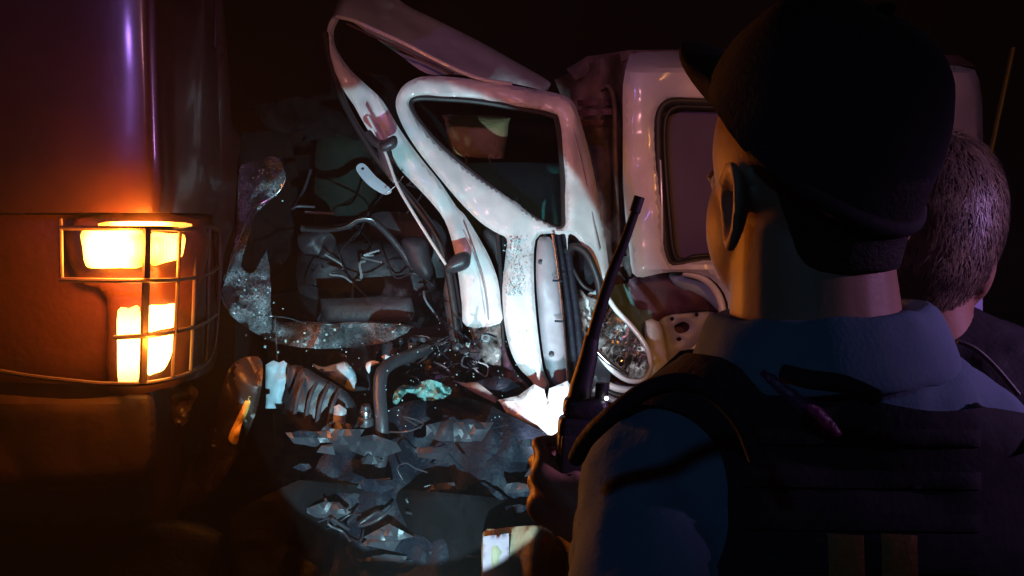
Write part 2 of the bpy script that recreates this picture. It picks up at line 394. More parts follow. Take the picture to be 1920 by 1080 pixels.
# lamps
def lamp_block(name, corners, d, m, bulge, parent):
    return panel(name, corners, d, m, parent, sm=3, thick=.03, roll=10, amt=bulge, step=9)
dl = lambda x, y: 1.945+max(0, (x-300))*.0009
lamp_block('indicator_lamp', [(154, 432), (210, 431), (266, 434), (268, 468), (266, 500), (225, 502), (176, 503), (160, 496), (155, 464)], dl, 'amber', .02, tr)
lamp_block('indicator_lamp', [(282, 438), (318, 438), (346, 440), (345, 466), (338, 484), (310, 492), (284, 498), (281, 468)], dl, 'amberside', .016, tr)
lamp_block('head_lamp', [(221, 582), (242, 578), (262, 577), (262, 650), (260, 712), (240, 716), (222, 716), (220, 650)], dl, 'amberlow', .016, tr)
lamp_block('head_lamp', [(276, 574), (306, 572), (332, 570), (331, 596), (328, 612), (300, 618), (277, 622), (275, 596)], dl, 'amberlow', .014, tr)
lamp_block('head_lamp', [(276, 632), (302, 628), (326, 624), (322, 662), (308, 692), (290, 700), (277, 702), (275, 668)], dl, 'amberlow', .014, tr)
lamp_block('marker_strip', [(200, 416), (344, 417), (344, 427), (200, 427)], lambda x, y: 1.93, 'amber', .004, tr)
panel('lamp_bezel', [(140, 412), (380, 414), (372, 560), (352, 700), (300, 730), (205, 732), (200, 560), (142, 520)], lambda x, y: 1.985+max(0, x-300)*.0009, 'surround', tr, holes=(), sm=3, thick=.01, amt=.008)
lamp('indicator_bulb', 'POINT', P(225, 462, 1.86), (1, .22, .02), 16, size=.04)
lamp('headlamp_bulb', 'POINT', P(285, 640, 1.85), (1, .30, .03), 4, size=.04)
# wire guard, bars parts of one guard
gd = 1.86
def gbar(pts, r=.0042, nm='guard_bar'):
    return tube(nm, pts, r, 'guard', guard, n=6, seg=8)
guard = bpy.data.objects.new('lamp_guard', None); COL.objects.link(guard); guard.parent = tr
gx = lambda x: gd+max(0, x-290)**1.55*.00022
guard.matrix_parent_inverse = Matrix.Translation(-tr.location)
def gl(pts): return [(x, y, gx(x)) for x, y in pts]
for pts in ([(112, 427), (200, 428), (300, 428), (345, 430), (388, 426), (404, 430), (411, 446), (411, 520), (406, 610), (398, 660), (378, 688), (330, 708), (270, 719), (200, 720), (150, 716), (60, 706), (0, 696)],
            [(112, 524), (200, 526), (290, 526), (345, 523), (385, 515), (411, 500)],
            [(214, 633), (250, 631), (290, 628), (345, 618), (380, 607), (405, 590)]):
    tube('guard_bar', gl(pts), .0052, 'guard', guard, n=5, seg=8)
for x, y0, y1, dx in ((112, 427, 524, 6), (276, 428, 719, -8), (338, 430, 706, -14), (368, 430, 694, -10), (392, 426, 676, -6)):
    tube('guard_bar', gl([(x, y0), (x+dx*.25, (y0+y1)/2-60), (x+dx*.6, (y0+y1)/2+40), (x+dx, y1)]), .0085 if x == 276 else .0045, 'guard', guard, n=5, seg=8)
# bumper end and hanging bracket
panel('bumper', [(-200, 742), (120, 748), (215, 742), (240, 735), (285, 740), (292, 800), (286, 880), (240, 910), (0, 920), (-200, 900)], lambda x, y: 2.0, 'trucktrim', tr, thick=.12, roll=8, amt=.03, dent=.004, crease=.012, sharp=25)
panel('torn_bracket', [(318, 735), (350, 718), (372, 735), (360, 760), (352, 790), (330, 800), (322, 770)], 2.05, 'trucktrim', tr, thick=.01, dent=.05, dsc=20, step=6)
panel('step_plate', [(-100, 1000), (380, 980), (400, 1100), (360, 1200), (-100, 1200)], 2.1, 'black', tr, thick=.05, amt=.03, dent=.02)
panel('front_fender', [(430, 690), (470, 668), (492, 680), (488, 740), (470, 800), (430, 880), (380, 940), (330, 960), (360, 860), (400, 780)], lambda x, y: 2.2-(x-430)*.0005, 'trucktrim', tr, thick=.02, roll=4, amt=.012, dent=.01, dsc=18, crease=.05, step=6, sharp=20)
panel('side_marker', [(428, 822), (446, 780), (462, 748), (470, 745), (466, 768), (452, 800), (444, 832)], 2.12, 'yellowlens', tr, thick=.012, amt=.01, step=5, dent=.02, dsc=30)

# ------------------------------------------------------------------ van
van = thing('crashed_van', 'white delivery van with its front crushed open and roof bent up', 'van', (.1, 3.0, 0))
# roof strip
droof = lambda x, y: 2.62+max(0, (110+(x-640)*.30-y))*.0035 - max(0, (y-(60+(x-640)*.30)))*.0004
panel('roof', [(640, -60), (636, -10), (626, 20), (622, 33), (650, 34), (690, 62), (745, 100), (801, 138), (860, 140), (940, 152), (1000, 165), (1022, 170), (1030, 163), (1026, 150), (960, 112), (900, 78), (820, 38), (760, 8), (700, -40), (660, -90)], droof, 'white', van, thick=.02, roll=6, amt=.018, dent=.02, dsc=8, crease=.03, step=8, sharp=22)
tube('roof_gutter', [(632, 31, 2.60), (662, 38, 2.58), (700, 55, 2.575), (760, 82, 2.57), (830, 118, 2.57), (896, 146, 2.575), (960, 158, 2.59)], .006, 'white', van, seg=8)
tube('roof_gutter', [(650, 44, 2.585), (700, 68, 2.57), (760, 96, 2.565), (820, 126, 2.57), (850, 138, 2.59)], .0035, 'brown', van, seg=8)
# windscreen pillar
pl = [(640, 28), (622, 34), (613, 58), (616, 96), (628, 140), (646, 172), (664, 198), (690, 244), (717, 280), (757, 325), (802, 372), (833, 412), (850, 463), (860, 520), (866, 570), (874, 612)]
prr = [(938, 606), (939, 570), (934, 528), (922, 492), (904, 456), (872, 404), (857, 389), (824, 340), (790, 298), (752, 246), (718, 190), (690, 162), (662, 136), (640, 108), (628, 84), (626, 58), (634, 40)]
dpil = lambda x, y: 2.52+.10*(1-min(1, max(0, y/600)))
panel('windscreen_pillar', pl+prr, dpil, 'white', van, sm=3, thick=.05, roll=4, amt=.014, dent=.008, dsc=14, crease=.018, step=6, sharp=24)
panel('torn_pillar_foot', [(874, 606), (905, 600), (938, 606), (941, 650), (944, 690), (956, 716), (935, 716), (918, 700), (905, 672), (893, 652), (884, 630)], 2.52, 'torn', van, sm=0, thick=.012, amt=.02, roll=6, dent=.10, dsc=22, step=5)
disc('bolt_ring', 910, 634, 2.46, .014, .012, 'steel', van, inner=.006)
tube('pillar_seam', [(868, 430, 2.478), (890, 480, 2.475), (908, 540, 2.475), (916, 600, 2.48)], .0022, 'grey', van, seg=6)
tube('windscreen_seal', [(610, 62, 2.60), (618, 110, 2.59), (644, 190, 2.57), (694, 278, 2.55), (738, 335, 2.54), (786, 392, 2.53), (818, 440, 2.53), (838, 500, 2.53), (850, 570, 2.53), (862, 640, 2.53), (900, 702, 2.53)], .010, 'rubber', van, seg=10)
# grab rail with its two mounts
tube('grab_rail', [(690, 218, 2.50), (706, 250, 2.49), (724, 290, 2.48), (744, 345, 2.46), (768, 388, 2.44), (800, 440, 2.43), (836, 496, 2.42)], .0042, 'white', van, seg=8)
for pts in ([(712, 272), (722, 262), (738, 254), (745, 260), (744, 274), (732, 282), (716, 284)], [(834, 498), (846, 482), (866, 472), (880, 476), (882, 494), (872, 506), (848, 512), (836, 510)]):
    panel('rail_mount', pts, 2.43, 'plastic', van, thick=.05, roll=6, amt=.02, step=4)
tube('mirror_arm', [(690, 250, 2.48), (706, 268, 2.46), (722, 270, 2.44)], .012, 'plastic', van)
panel('black_bracket', [(706, 262), (724, 268), (735, 300), (742, 340), (730, 336), (712, 300)], 2.50, 'plastic', van, thick=.02, step=6)

# door with window opening
door = [(742, 200), (748, 172), (768, 152), (806, 142), (880, 148), (960, 160), (1040, 174), (1074, 190), (1090, 232), (1106, 290), (1121, 365), (1132, 430), (1142, 520), (1122, 520), (1100, 474), (1082, 446), (1066, 440),
        (1064, 470), (1060, 440), (1048, 440), (1030, 438), (1004, 450), (1001, 520), (1006, 600), (1018, 690), (1030, 722), (1012, 735), (995, 712), (972, 688), (955, 650), (945, 600), (942, 540), (948, 480), (950, 448), (930, 436), (900, 416), (860, 376), (818, 326), (782, 280), (756, 238)]
hole = [(768, 196), (780, 182), (830, 183), (900, 188), (980, 201), (1036, 213), (1048, 228), (1056, 300), (1060, 396), (1056, 424), (1034, 420), (1000, 402), (950, 366), (890, 326), (830, 276), (790, 234)]
ddoor = lambda x, y: 2.60-.10*min(1, max(0, (y-150)/500))+max(0, x-1075)*.0006
panel('door', door, ddoor, 'white', van, holes=[hole], sm=3, hsm=4, thick=.035, roll=4, amt=.016, dent=.008, dsc=12, crease=.014, step=6, sharp=24)
tube('window_seal', [(x+(3 if x < 900 else -3), y+3, ddoor(x, y)-.008) for x, y in hole], .008, 'rubber', van, closed=True, n=4, seg=8)
panel('door_inner_panel', [(1008, 452), (1022, 444), (1036, 452), (1044, 500), (1052, 580), (1060, 650), (1063, 716), (1042, 722), (1028, 706), (1018, 660), (1010, 590), (1005, 520)], 2.52, 'grey', van, sm=3, thick=.01, amt=.012, roll=6, step=6, dent=.01)
for (x, y) in ((1014, 491), (1034, 664)): disc('panel_plug', x, y, 2.508, .008, .003, 'rubber', van)
tube('door_edge_trim', [(1036, 440, 2.50), (1044, 490, 2.50), (1052, 560, 2.50), (1059, 640, 2.50), (1064, 716, 2.50)], .0035, 'steel', van, seg=8)
for (x, y) in ((1046, 526), (1050, 602)): tube('trim_clip', [(x-10, y, 2.49), (x+8, y+1, 2.49)], .003, 'black', van, n=0)
tube('hinge_rod', [(1042, 430, 2.56), (1052, 480, 2.56), (1064, 560, 2.56), (1074, 650, 2.56), (1078, 716, 2.56)], .010, 'black', van)
tube('hinge_rod', [(1060, 440, 2.58), (1068, 500, 2.58), (1082, 600, 2.58), (1090, 700, 2.58)], .012, 'black', van)
tube('door_rail_seam', [(1062, 205, 2.565), (1078, 255, 2.56), (1096, 330, 2.55), (1112, 410, 2.54), (1124, 470, 2.54)], .0026, 'grey', van, seg=6)
panel('door_quarter_trim', [(930, 432), (948, 446), (944, 480), (938, 520), (930, 500), (920, 470), (905, 440), (915, 428)], 2.60, 'rubber', van, thick=.02, step=6)
tube('weather_strip', [(933, 440, 2.55), (939, 520, 2.54), (941, 600, 2.53), (946, 660, 2.53), (968, 706, 2.52), (990, 744, 2.52)], .006, 'rubber', van, seg=8)
# fabric / airbag-like maroon and navy strip at the pillar foot
panel('torn_liner', [(941, 640), (948, 660), (968, 700), (990, 722), (994, 742), (975, 752), (952, 748), (944, 700)], 2.50, 'maroon', van, thick=.02, step=5, amt=.02, dent=.03, dsc=18)
# glass crumbs stuck on the door
bm = bmesh.new()
for k in range(260):
    x = random.gauss(966, 13); y = random.uniform(448, 556)
    if x < 944 or x > 992: continue
    c = P(x, y, ddoor(x, y)-.036-random.random()*.006)
    bmesh.ops.create_cube(bm, size=1, matrix=Matrix.Translation(c)@Matrix.Rotation(random.random()*3, 4, Vector((random.random(), random.random(), 1)))@Matrix.Diagonal((random.uniform(.001, .004), random.uniform(.001, .004), .002, 1)))
tag(frombm('glass_crumbs', bm, 'crumb', van, 10), kind='stuff')

# channel behind the door, rear side panel
panel('door_post', [(1040, 150), (1100, 120), (1165, 98), (1190, 96), (1190, 300), (1190, 520), (1150, 560), (1110, 500), (1080, 300), (1062, 205)], lambda x, y: 2.95+.04*math.sin((x-1060)*.07), 'brown', van, sm=0, thick=.03, step=8, dent=.03, dsc=12)
tube('post_seal', [(1124, 168, 2.88), (1142, 162, 2.87), (1152, 200, 2.86), (1154, 300, 2.86), (1158, 420, 2.86), (1164, 500, 2.86)], .007, 'brown', van, seg=8)
for k, (y, l) in enumerate(((188, 60), (206, 66), (226, 54))): panel('door_track', [(1082, y), (1082+l, y-3), (1082+l, y+9), (1084, y+11)], 2.88, 'maroon', van, sm=0, thick=.02, step=8, dent=.03, dsc=30)
rear = [(1190, 98), (1260, 96), (1400, 104), (1640, 114), (1800, 124), (1836, 150), (1843, 260), (1842, 640), (1830, 780), (1600, 800), (1400, 790), (1352, 640), (1366, 590), (1358, 550), (1330, 520), (1290, 510), (1240, 512), (1205, 520), (1186, 512), (1180, 470), (1172, 400), (1168, 320), (1168, 230), (1168, 160), (1178, 112)]
rw = [(1234, 240), (1238, 208), (1254, 192), (1290, 190), (1440, 196), (1540, 204), (1556, 230), (1556, 450), (1540, 480), (1440, 484), (1320, 488), (1270, 496), (1252, 484), (1244, 420), (1236, 320)]
drear = lambda x, y: 2.86-.03*math.sin(min(max((x-1165)/90, 0), 1)*math.pi/2)+max(0, (130-y))*.004+.02*abs((y-420)/400)
panel('side_panel', rear, drear, 'white', van, holes=[rw], sm=2, hsm=3, thick=.03, roll=6, amt=.02, dent=.01, dsc=6, crease=.02, step=9, sharp=24)
tube('window_seal', [(x, y, drear(x, y)-.012) for x, y in rw], .015, 'rubber', van, closed=True, n=4)
tube('window_seal', [(x+(12 if x < 1300 else -8), y+(10 if y < 300 else -8), drear(x, y)-.006) for x, y in rw], .008, 'rubber', van, closed=True, n=4)
panel('window_pane', [(x+(5 if x < 1300 else -4), y+(5 if y < 300 else -5)) for x, y in rw], 2.87, 'violetglass', van, sm=3, thick=.006, amt=.008, roll=40, step=14)
tube('panel_crease', [(1240, 512, 2.812), (1242, 430, 2.806), (1240, 340, 2.806), (1238, 300, 2.81)], .003, 'white', van, seg=6)
panel('top_body', [(1062, 130), (1100, 106), (1180, 94), (1400, 92), (1800, 104), (1830, 124), (1640, 118), (1300, 104), (1190, 106), (1080, 150)], 2.97, 'brown', van, sm=0, thick=.4, step=14)
# wheel arch opening: liner, seat cover, plates
panel('arch_liner', [(1080, 500), (1380, 500), (1400, 700), (1300, 780), (1060, 780)], 3.02, 'maroon', van, sm=0, thick=.02, step=16, dent=.04)
panel('teal_lining', [(1128, 545), (1180, 530), (1240, 520), (1290, 528), (1300, 560), (1250, 590), (1232, 620), (1226, 700), (1190, 720), (1150, 640), (1125, 590)], lambda x, y: 2.95-.0003*(y-520), 'teal', van, thick=.02, dent=.04, dsc=12, step=8)
panel('maroon_shadow_sheet', [(1180, 524), (1240, 514), (1290, 528), (1330, 548), (1352, 580), (1320, 582), (1280, 586), (1240, 596), (1226, 620), (1216, 590), (1190, 570)], 2.91, 'maroon', van, thick=.012, dent=.03, dsc=16, step=7)  # maroon sheet added as the shadow inside the arch
panel('blue_edge_plate', [(1256, 512), (1300, 508), (1334, 526), (1354, 560), (1350, 584), (1322, 560), (1290, 548), (1264, 532)], 2.89, 'paper', van, thick=.01, step=6, amt=.02)
panel('perforated_plate', [(1238, 596), (1280, 586), (1330, 584), (1344, 592), (1326, 622), (1296, 652), (1268, 680), (1246, 690), (1240, 640)], 2.93, 'grey', van, holes=[[(1264, 612), (1280, 603), (1292, 609), (1290, 620), (1272, 625)], [(1302, 590), (1306, 586), (1310, 590), (1306, 594)], [(1256, 598), (1260, 594), (1264, 598), (1260, 602)], [(1268, 636), (1273, 632), (1278, 636), (1273, 640)]], thick=.006, step=6, amt=.008)
panel('white_bracket', [(1209, 602), (1236, 604), (1246, 640), (1252, 680), (1240, 708), (1216, 712), (1212, 660)], 2.86, 'white', van, sm=2, thick=.03, step=6, amt=.02, roll=6, dent=.01)
tube('arch_rim', [(1110, 702, 2.76), (1150, 726, 2.75), (1196, 730, 2.75), (1238, 712, 2.76), (1290, 668, 2.78), (1336, 622, 2.80), (1354, 590, 2.82), (1346, 552, 2.83), (1318, 522, 2.83), (1280, 511, 2.83)], .012, 'white', van)
tube('arch_rubber', [(1112, 716, 2.75), (1150, 738, 2.74), (1196, 744, 2.74), (1240, 726, 2.75), (1292, 682, 2.77)], .008, 'rubber', van)
tube('arch_rim', [(1112, 728, 2.73), (1150, 750, 2.73), (1190, 760, 2.73), (1230, 744, 2.74)], .010, 'grey', van)
# lamp bowl torn loose beside the arch
panel('lamp_bowl', [(1104, 560), (1130, 556), (1150, 584), (1182, 618), (1208, 654), (1216, 684), (1208, 704), (1186, 710), (1156, 694), (1130, 664), (1112, 620)], lambda x, y: 2.70+.03*math.sin(x*.11+y*.05), 'chrome', van, thick=.02, roll=14, amt=-.05, dent=.05, dsc=14, step=6)
tube('lamp_rim', [(1104, 556, 2.68), (1132, 552, 2.68), (1156, 582, 2.68), (1188, 616, 2.68), (1214, 654, 2.68), (1220, 688, 2.68), (1208, 710, 2.68), (1180, 714, 2.68), (1150, 696, 2.68), (1124, 664, 2.68), (1106, 610, 2.68)], .008, 'white', van, closed=True, n=4)
tube('chrome_strip', [(1112, 650, 2.66), (1132, 672, 2.66), (1156, 690, 2.66), (1178, 702, 2.66)], .007, 'chrome', van)
# hinge cavity
panel('crumpled_inner_wing', [(1062, 540), (1084, 536), (1100, 556), (1118, 562), (1128, 590), (1138, 640), (1120, 660), (1100, 640), (1082, 600), (1068, 570)], 2.66, 'torn', van, sm=0, thick=.01, dent=.14, dsc=24, step=5)
panel('inner_wing', [(1050, 430), (1084, 446), (1140, 540), (1150, 640), (1140, 760), (1070, 760), (1060, 600)], 2.78, 'plastic', van, sm=0, thick=.02, dent=.06, dsc=12, step=10)
panel('blue_tank', [(1066, 610), (1090, 614), (1098, 640), (1094, 700), (1076, 730), (1062, 700)], 2.70, 'paper', van, thick=.04, amt=.03, step=6)
tube('door_hose', [(1062, 470, 2.56), (1078, 462, 2.53), (1098, 474, 2.52), (1112, 500, 2.52), (1122, 530, 2.53), (1126, 570, 2.56)], .011, 'rubber', van)
tube('cable', [(1060, 470, 2.6), (1072, 500, 2.58), (1092, 534, 2.57), (1112, 546, 2.58)], .005, 'rubber', van)

# cab inside: back wall, seats, dashboard
def blk(name, pts, d, m, th, parent=van, **k): return panel(name, pts, d, m, parent, thick=th, **k)
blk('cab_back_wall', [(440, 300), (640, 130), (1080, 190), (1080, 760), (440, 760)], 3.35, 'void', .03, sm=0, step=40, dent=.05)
for x in (872, 918): tube('headrest_post', [(x, 286, 2.95), (x+3, 322, 2.95)], .006, 'steel', van, n=2, seg=8)
blk('headrest', [(838, 214), (946, 218), (954, 230), (946, 288), (936, 298), (860, 292), (846, 280), (834, 226)], 2.92, 'tan', .09, sm=2, roll=12, amt=.05, step=7, crease=.01, dsc=12)
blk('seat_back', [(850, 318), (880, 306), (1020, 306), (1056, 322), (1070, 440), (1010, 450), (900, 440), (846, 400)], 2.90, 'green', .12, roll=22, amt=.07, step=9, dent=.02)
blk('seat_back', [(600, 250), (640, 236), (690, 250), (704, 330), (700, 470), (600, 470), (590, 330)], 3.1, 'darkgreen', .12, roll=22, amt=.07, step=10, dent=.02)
blk('dashboard', [(500, 560), (560, 545), (640, 538), (760, 536), (828, 542), (842, 570), (846, 620), (800, 640), (640, 648), (520, 640)], lambda x, y: 2.72+(600-y)*.002, 'dash', .10, roll=16, amt=.04, step=9, dent=.03)
blk('dashboard_end', [(754, 448), (796, 446), (806, 476), (812, 512), (798, 524), (776, 508), (762, 480)], 2.70, 'dash', .06, roll=8, amt=.02, step=6)
blk('dash_binnacle', [(560, 440), (600, 430), (628, 446), (626, 480), (590, 484), (564, 470)], 2.76, 'dash', .05, amt=.02, step=6, dent=.04, dsc=16)
blk('inner_wall', [(700, 400), (790, 404), (836, 440), (850, 560), (800, 580), (740, 500), (700, 450)], 2.95, 'dash', .03, step=10, dent=.03)
tube('steering_wheel', [(566, 428, 2.66), (610, 430, 2.64), (650, 424, 2.62), (672, 412, 2.62), (694, 412, 2.63), (720, 432, 2.66), (752, 470, 2.7), (776, 510, 2.74)], .010, 'plastic', van)
tube('bent_rod', [(572, 426, 2.64), (620, 429, 2.62), (648, 424, 2.61), (672, 411, 2.60), (694, 410, 2.60), (704, 418, 2.61)], .0045, 'steel', van, seg=8)
p_ = blk('steel_strap', [(668, 318), (672, 308), (684, 308), (704, 330), (728, 350), (734, 360), (722, 365), (700, 354), (682, 338)], 2.56, 'paper', .004, step=4, holes=[[(677, 316), (680, 313), (683, 316), (680, 319)]], amt=.002)
tube('thin_rod', [(722, 364, 2.52), (742, 348, 2.52), (756, 330, 2.52)], .002, 'steel', van)
tube('vent_trim', [(572, 398, 2.74), (600, 399, 2.74), (626, 400, 2.74)], .004, 'grey', van)
blk('visor', [(552, 222), (636, 214), (628, 258), (560, 266)], 2.95, 'void', .02, sm=1, step=8)
blk('dash_support', [(848, 500), (862, 560), (868, 640), (850, 660), (838, 600), (832, 540)], 2.58, 'plastic', .03, step=7)

blk('front_seat', [(560, 476), (620, 456), (700, 450), (770, 462), (806, 500), (818, 548), (800, 600), (640, 600), (566, 560)], 2.84, 'dash', .12, roll=14, amt=.05, step=9, crease=.02, dsc=10)
blk('glove_box', [(600, 560), (770, 556), (778, 588), (770, 604), (606, 604)], 2.60, 'dash', .03, sm=1, roll=4, amt=.01, step=8)
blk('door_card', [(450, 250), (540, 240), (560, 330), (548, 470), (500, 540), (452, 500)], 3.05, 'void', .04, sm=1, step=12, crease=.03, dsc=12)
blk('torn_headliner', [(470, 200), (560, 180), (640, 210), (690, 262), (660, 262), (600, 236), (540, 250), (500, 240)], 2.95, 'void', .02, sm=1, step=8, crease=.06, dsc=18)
rr = random.Random(5)
for k in range(14):
    x, y = rr.uniform(580, 800), rr.uniform(250, 560); pts = [(x, y, 2.7)]
    for j in range(4):
        x += rr.uniform(-34, 40); y += rr.uniform(-10, 44); pts.append((min(x, 830), min(y, 640), 2.66+rr.uniform(0, .1)))
    tube('hanging_wire', pts, rr.uniform(.0016, .0045), rr.choice(['plastic', 'dash', 'black', 'grey']), van, n=4, seg=6)
# crazed windscreen hanging out of its frame
dg_ = lambda x, y: 2.36+.05*math.sin(x*.04)+.03*math.sin(y*.05+x*.03)
panel('windscreen', [(448, 330), (452, 310), (484, 300), (500, 294), (524, 296), (532, 316), (536, 336), (526, 356), (506, 376), (482, 398), (472, 424), (462, 460), (452, 500), (476, 512), (500, 470), (508, 540), (512, 600), (560, 602), (630, 606), (700, 606), (772, 612), (740, 636), (680, 650), (600, 654), (540, 648), (500, 636), (450, 606), (424, 580), (414, 556), (420, 520), (438, 470), (448, 420), (446, 370)], dg_, 'craze', van, sm=2, thick=.006, dent=.10, dsc=16, step=6, roll=5, amt=.004)
for pts in ([(414, 552), (424, 576), (448, 590), (500, 592), (540, 596), (572, 606)], [(416, 540), (436, 478), (456, 430), (470, 396), (486, 384), (520, 362), (535, 338)], [(446, 330), (446, 380), (444, 440), (430, 490)], [(560, 604), (620, 608), (690, 604), (740, 608), (776, 613)], [(516, 596), (518, 640), (519, 674)]):
    tube('glass_edge', [(x, y, dg_(x, y)-.01) for x, y in pts], .0022, 'steel', van, seg=6)
bm = bmesh.new()
for k in range(60):
    x, y = random.choice(((random.gauss(500, 18), random.gauss(340, 25)), (random.gauss(475, 25), random.gauss(560, 30)), (random.gauss(540, 60), random.gauss(640, 14))))
    bmesh.ops.create_cube(bm, size=random.uniform(.002, .005), matrix=Matrix.Translation(P(x, y, 2.30+random.random()*.03))@Matrix.Rotation(random.random()*3, 4, 'X'))
tag(frombm('glass_sparkle_crumbs', bm, 'crumb', van, 10), kind='stuff')

# crushed front and panel under the pillar
panel('crushed_grille_panel', [(846, 712), (870, 718), (892, 716), (898, 719), (936, 748), (930, 756), (900, 742), (876, 728)], 2.42, 'whitedirty', van, sm=0, thick=.012, step=5, dent=.01, dsc=16, crease=.02)
panel('navy_bumper_end', [(872, 722), (930, 704), (960, 712), (980, 728), (990, 742), (972, 754), (944, 752), (900, 734)], 2.45, 'black', van, sm=1, thick=.04, step=5, crease=.03, dsc=14)
panel('lower_wing', [(934, 750), (972, 742), (1002, 720), (1020, 730), (1026, 752), (1030, 728), (1046, 722), (1064, 714), (1080, 740), (1088, 860), (1084, 960), (1040, 960), (1000, 850), (960, 790)], lambda x, y: 2.40-(y-720)*.0005, 'white', van, sm=0, thick=.02, roll=4, amt=.012, dent=.01, dsc=12, crease=.03, step=7, sharp=22)
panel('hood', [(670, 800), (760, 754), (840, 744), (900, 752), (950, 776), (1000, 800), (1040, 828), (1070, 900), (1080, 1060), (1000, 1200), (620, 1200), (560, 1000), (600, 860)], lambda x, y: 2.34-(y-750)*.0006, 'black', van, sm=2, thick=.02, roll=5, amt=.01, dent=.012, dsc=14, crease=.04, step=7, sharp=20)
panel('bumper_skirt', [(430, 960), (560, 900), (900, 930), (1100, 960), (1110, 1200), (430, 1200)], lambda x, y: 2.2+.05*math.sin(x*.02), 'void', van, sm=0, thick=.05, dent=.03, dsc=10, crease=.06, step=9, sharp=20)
panel('front_bulkhead', [(500, 640), (900, 630), (940, 760), (820, 900), (520, 900)], lambda x, y: 2.62, 'plastic', van, sm=0, thick=.03, dent=.16, dsc=10, step=10)
panel('lower_side', [(1040, 780), (1300, 740), (1560, 780), (1560, 1300), (1000, 1300), (1060, 900)], 2.9, 'whitedirty', van, sm=0, thick=.03, step=20, dent=.03)
# rear body mass so that the van has depth from the side
vb = box('cargo_body', (.93, 4.42, 1.12), (1.44, 2.6, 1.86), 'white', van, bev=.08)
for x, y in ((.5, 4.9), (.35, 3.1)):
    bm = bmesh.new(); 
    for r0, w0 in ((.33, .10), (.27, .11), (.18, .09)):
        g = bmesh.ops.create_cone(bm, segments=36, radius1=r0, radius2=r0, depth=w0*2, cap_ends=True, matrix=Matrix.Translation((x, y, .33))@Matrix.Rotation(R(90), 4, 'Y'))
    frombm('wheel', bm, 'rubber', van, 35)

# ------------------------------------------------------------------ debris
def debris(name, label, cat, pts, d, m, group=None, **k):
    o = panel(name, pts, d, m, None, **k); tag(o, label, cat, group); return o
debris('plastic_sheet', 'torn pale blue sheet standing left of the black air duct', 'debris', [(498, 684), (512, 676), (524, 680), (532, 676), (542, 684), (536, 698), (540, 708), (534, 722), (534, 766), (498, 766), (499, 740), (506, 738), (506, 730), (498, 728)], 2.30, 'paper', sm=0, thick=.004, dent=.03, dsc=14, step=5)
debris('plastic_scrap', 'small triangular pale blue scrap between sheet and duct', 'debris', [(536, 706), (562, 708), (552, 724), (544, 718)], 2.28, 'paper', sm=0, thick=.004, step=4)
debris('plastic_bag', 'crumpled pale blue bag bulging above the black air duct', 'bag', [(586, 682), (606, 688), (630, 682), (648, 678), (660, 690), (668, 706), (668, 728), (660, 734), (640, 722), (612, 704), (596, 694)], 2.36, 'paper', thick=.03, amt=.03, roll=12, dent=.05, dsc=16, step=4)
debris('green_rag', 'crumpled mint green rag on the dark hood', 'rag', [(736, 752), (742, 730), (758, 722), (776, 724), (790, 716), (806, 712), (822, 716), (834, 722), (846, 730), (840, 744), (820, 750), (800, 752), (786, 746), (776, 738), (762, 738), (752, 748), (744, 758)], 2.27, 'mint', thick=.012, amt=.03, roll=8, dent=.08, dsc=30, step=4)
debris('white_scrap', 'small bright white torn scrap left of the black hose', 'debris', [(686, 690), (688, 680), (700, 676), (712, 680), (704, 684), (696, 690), (692, 700)], 2.34, 'whitecloth', thick=.004, dent=.02, dsc=20, step=3)
debris('metal_scrap', 'tiny shiny white metal scrap above the black hose', 'debris', [(714, 668), (722, 664), (730, 668), (738, 668), (730, 672), (720, 674)], 2.38, 'whitecloth', sm=0, thick=.004, step=3)
# air duct: a thing with parts
duct = thing('air_duct', 'black ribbed plastic air duct lying in the crushed front', 'car part', P(620, 760, 2.25))
dp = [(566, 690), (600, 706), (640, 728), (664, 752), (676, 790), (672, 830), (640, 850), (580, 820), (546, 790), (536, 770), (548, 730)]
panel('housing', dp, lambda x, y: 2.26, 'dash', duct, thick=.05, roll=7, amt=.03, dent=.006, dsc=14, crease=.03, step=5, sharp=25)
for k in range(4):
    t = k/3; x = 575+t*62; tube('rib', [(x, 704+t*26, 2.215), (x-14, 736+t*26, 2.185), (x-22, 776+t*26, 2.20)], .005, 'plastic', duct, seg=8)
panel('label_plate', [(626, 762), (636, 758), (650, 768), (648, 800), (624, 796)], 2.18, 'grey', duct, sm=0, thick=.006, step=6)
panel('neck', [(540, 690), (552, 684), (570, 690), (560, 712), (548, 724), (542, 740), (538, 716)], 2.27, 'plastic', duct, thick=.03, amt=.02, step=5)
ho = tube('rubber_hose', [(800, 655, 2.42), (770, 666, 2.34), (736, 680, 2.28), (716, 700, 2.24), (712, 740, 2.22), (716, 790, 2.20), (716, 850, 2.2), (700, 920, 2.22)], .017, 'plastic', None, n=8, seg=14)
tag(ho, 'curved black rubber hose hanging down in front of the hood', 'hose')
bt = thing('hose_coupling', 'dark round coupling standing right of the duct at the hose', 'car part', P(688, 790, 2.2))
for r_, y, m_ in ((.020, 796, 'plastic'), (.016, 782, 'steel'), (.012, 774, 'plastic')): disc('ring', 686, y, 2.2, r_, .02, m_, bt, axis=Vector((0, -.2, 1)))
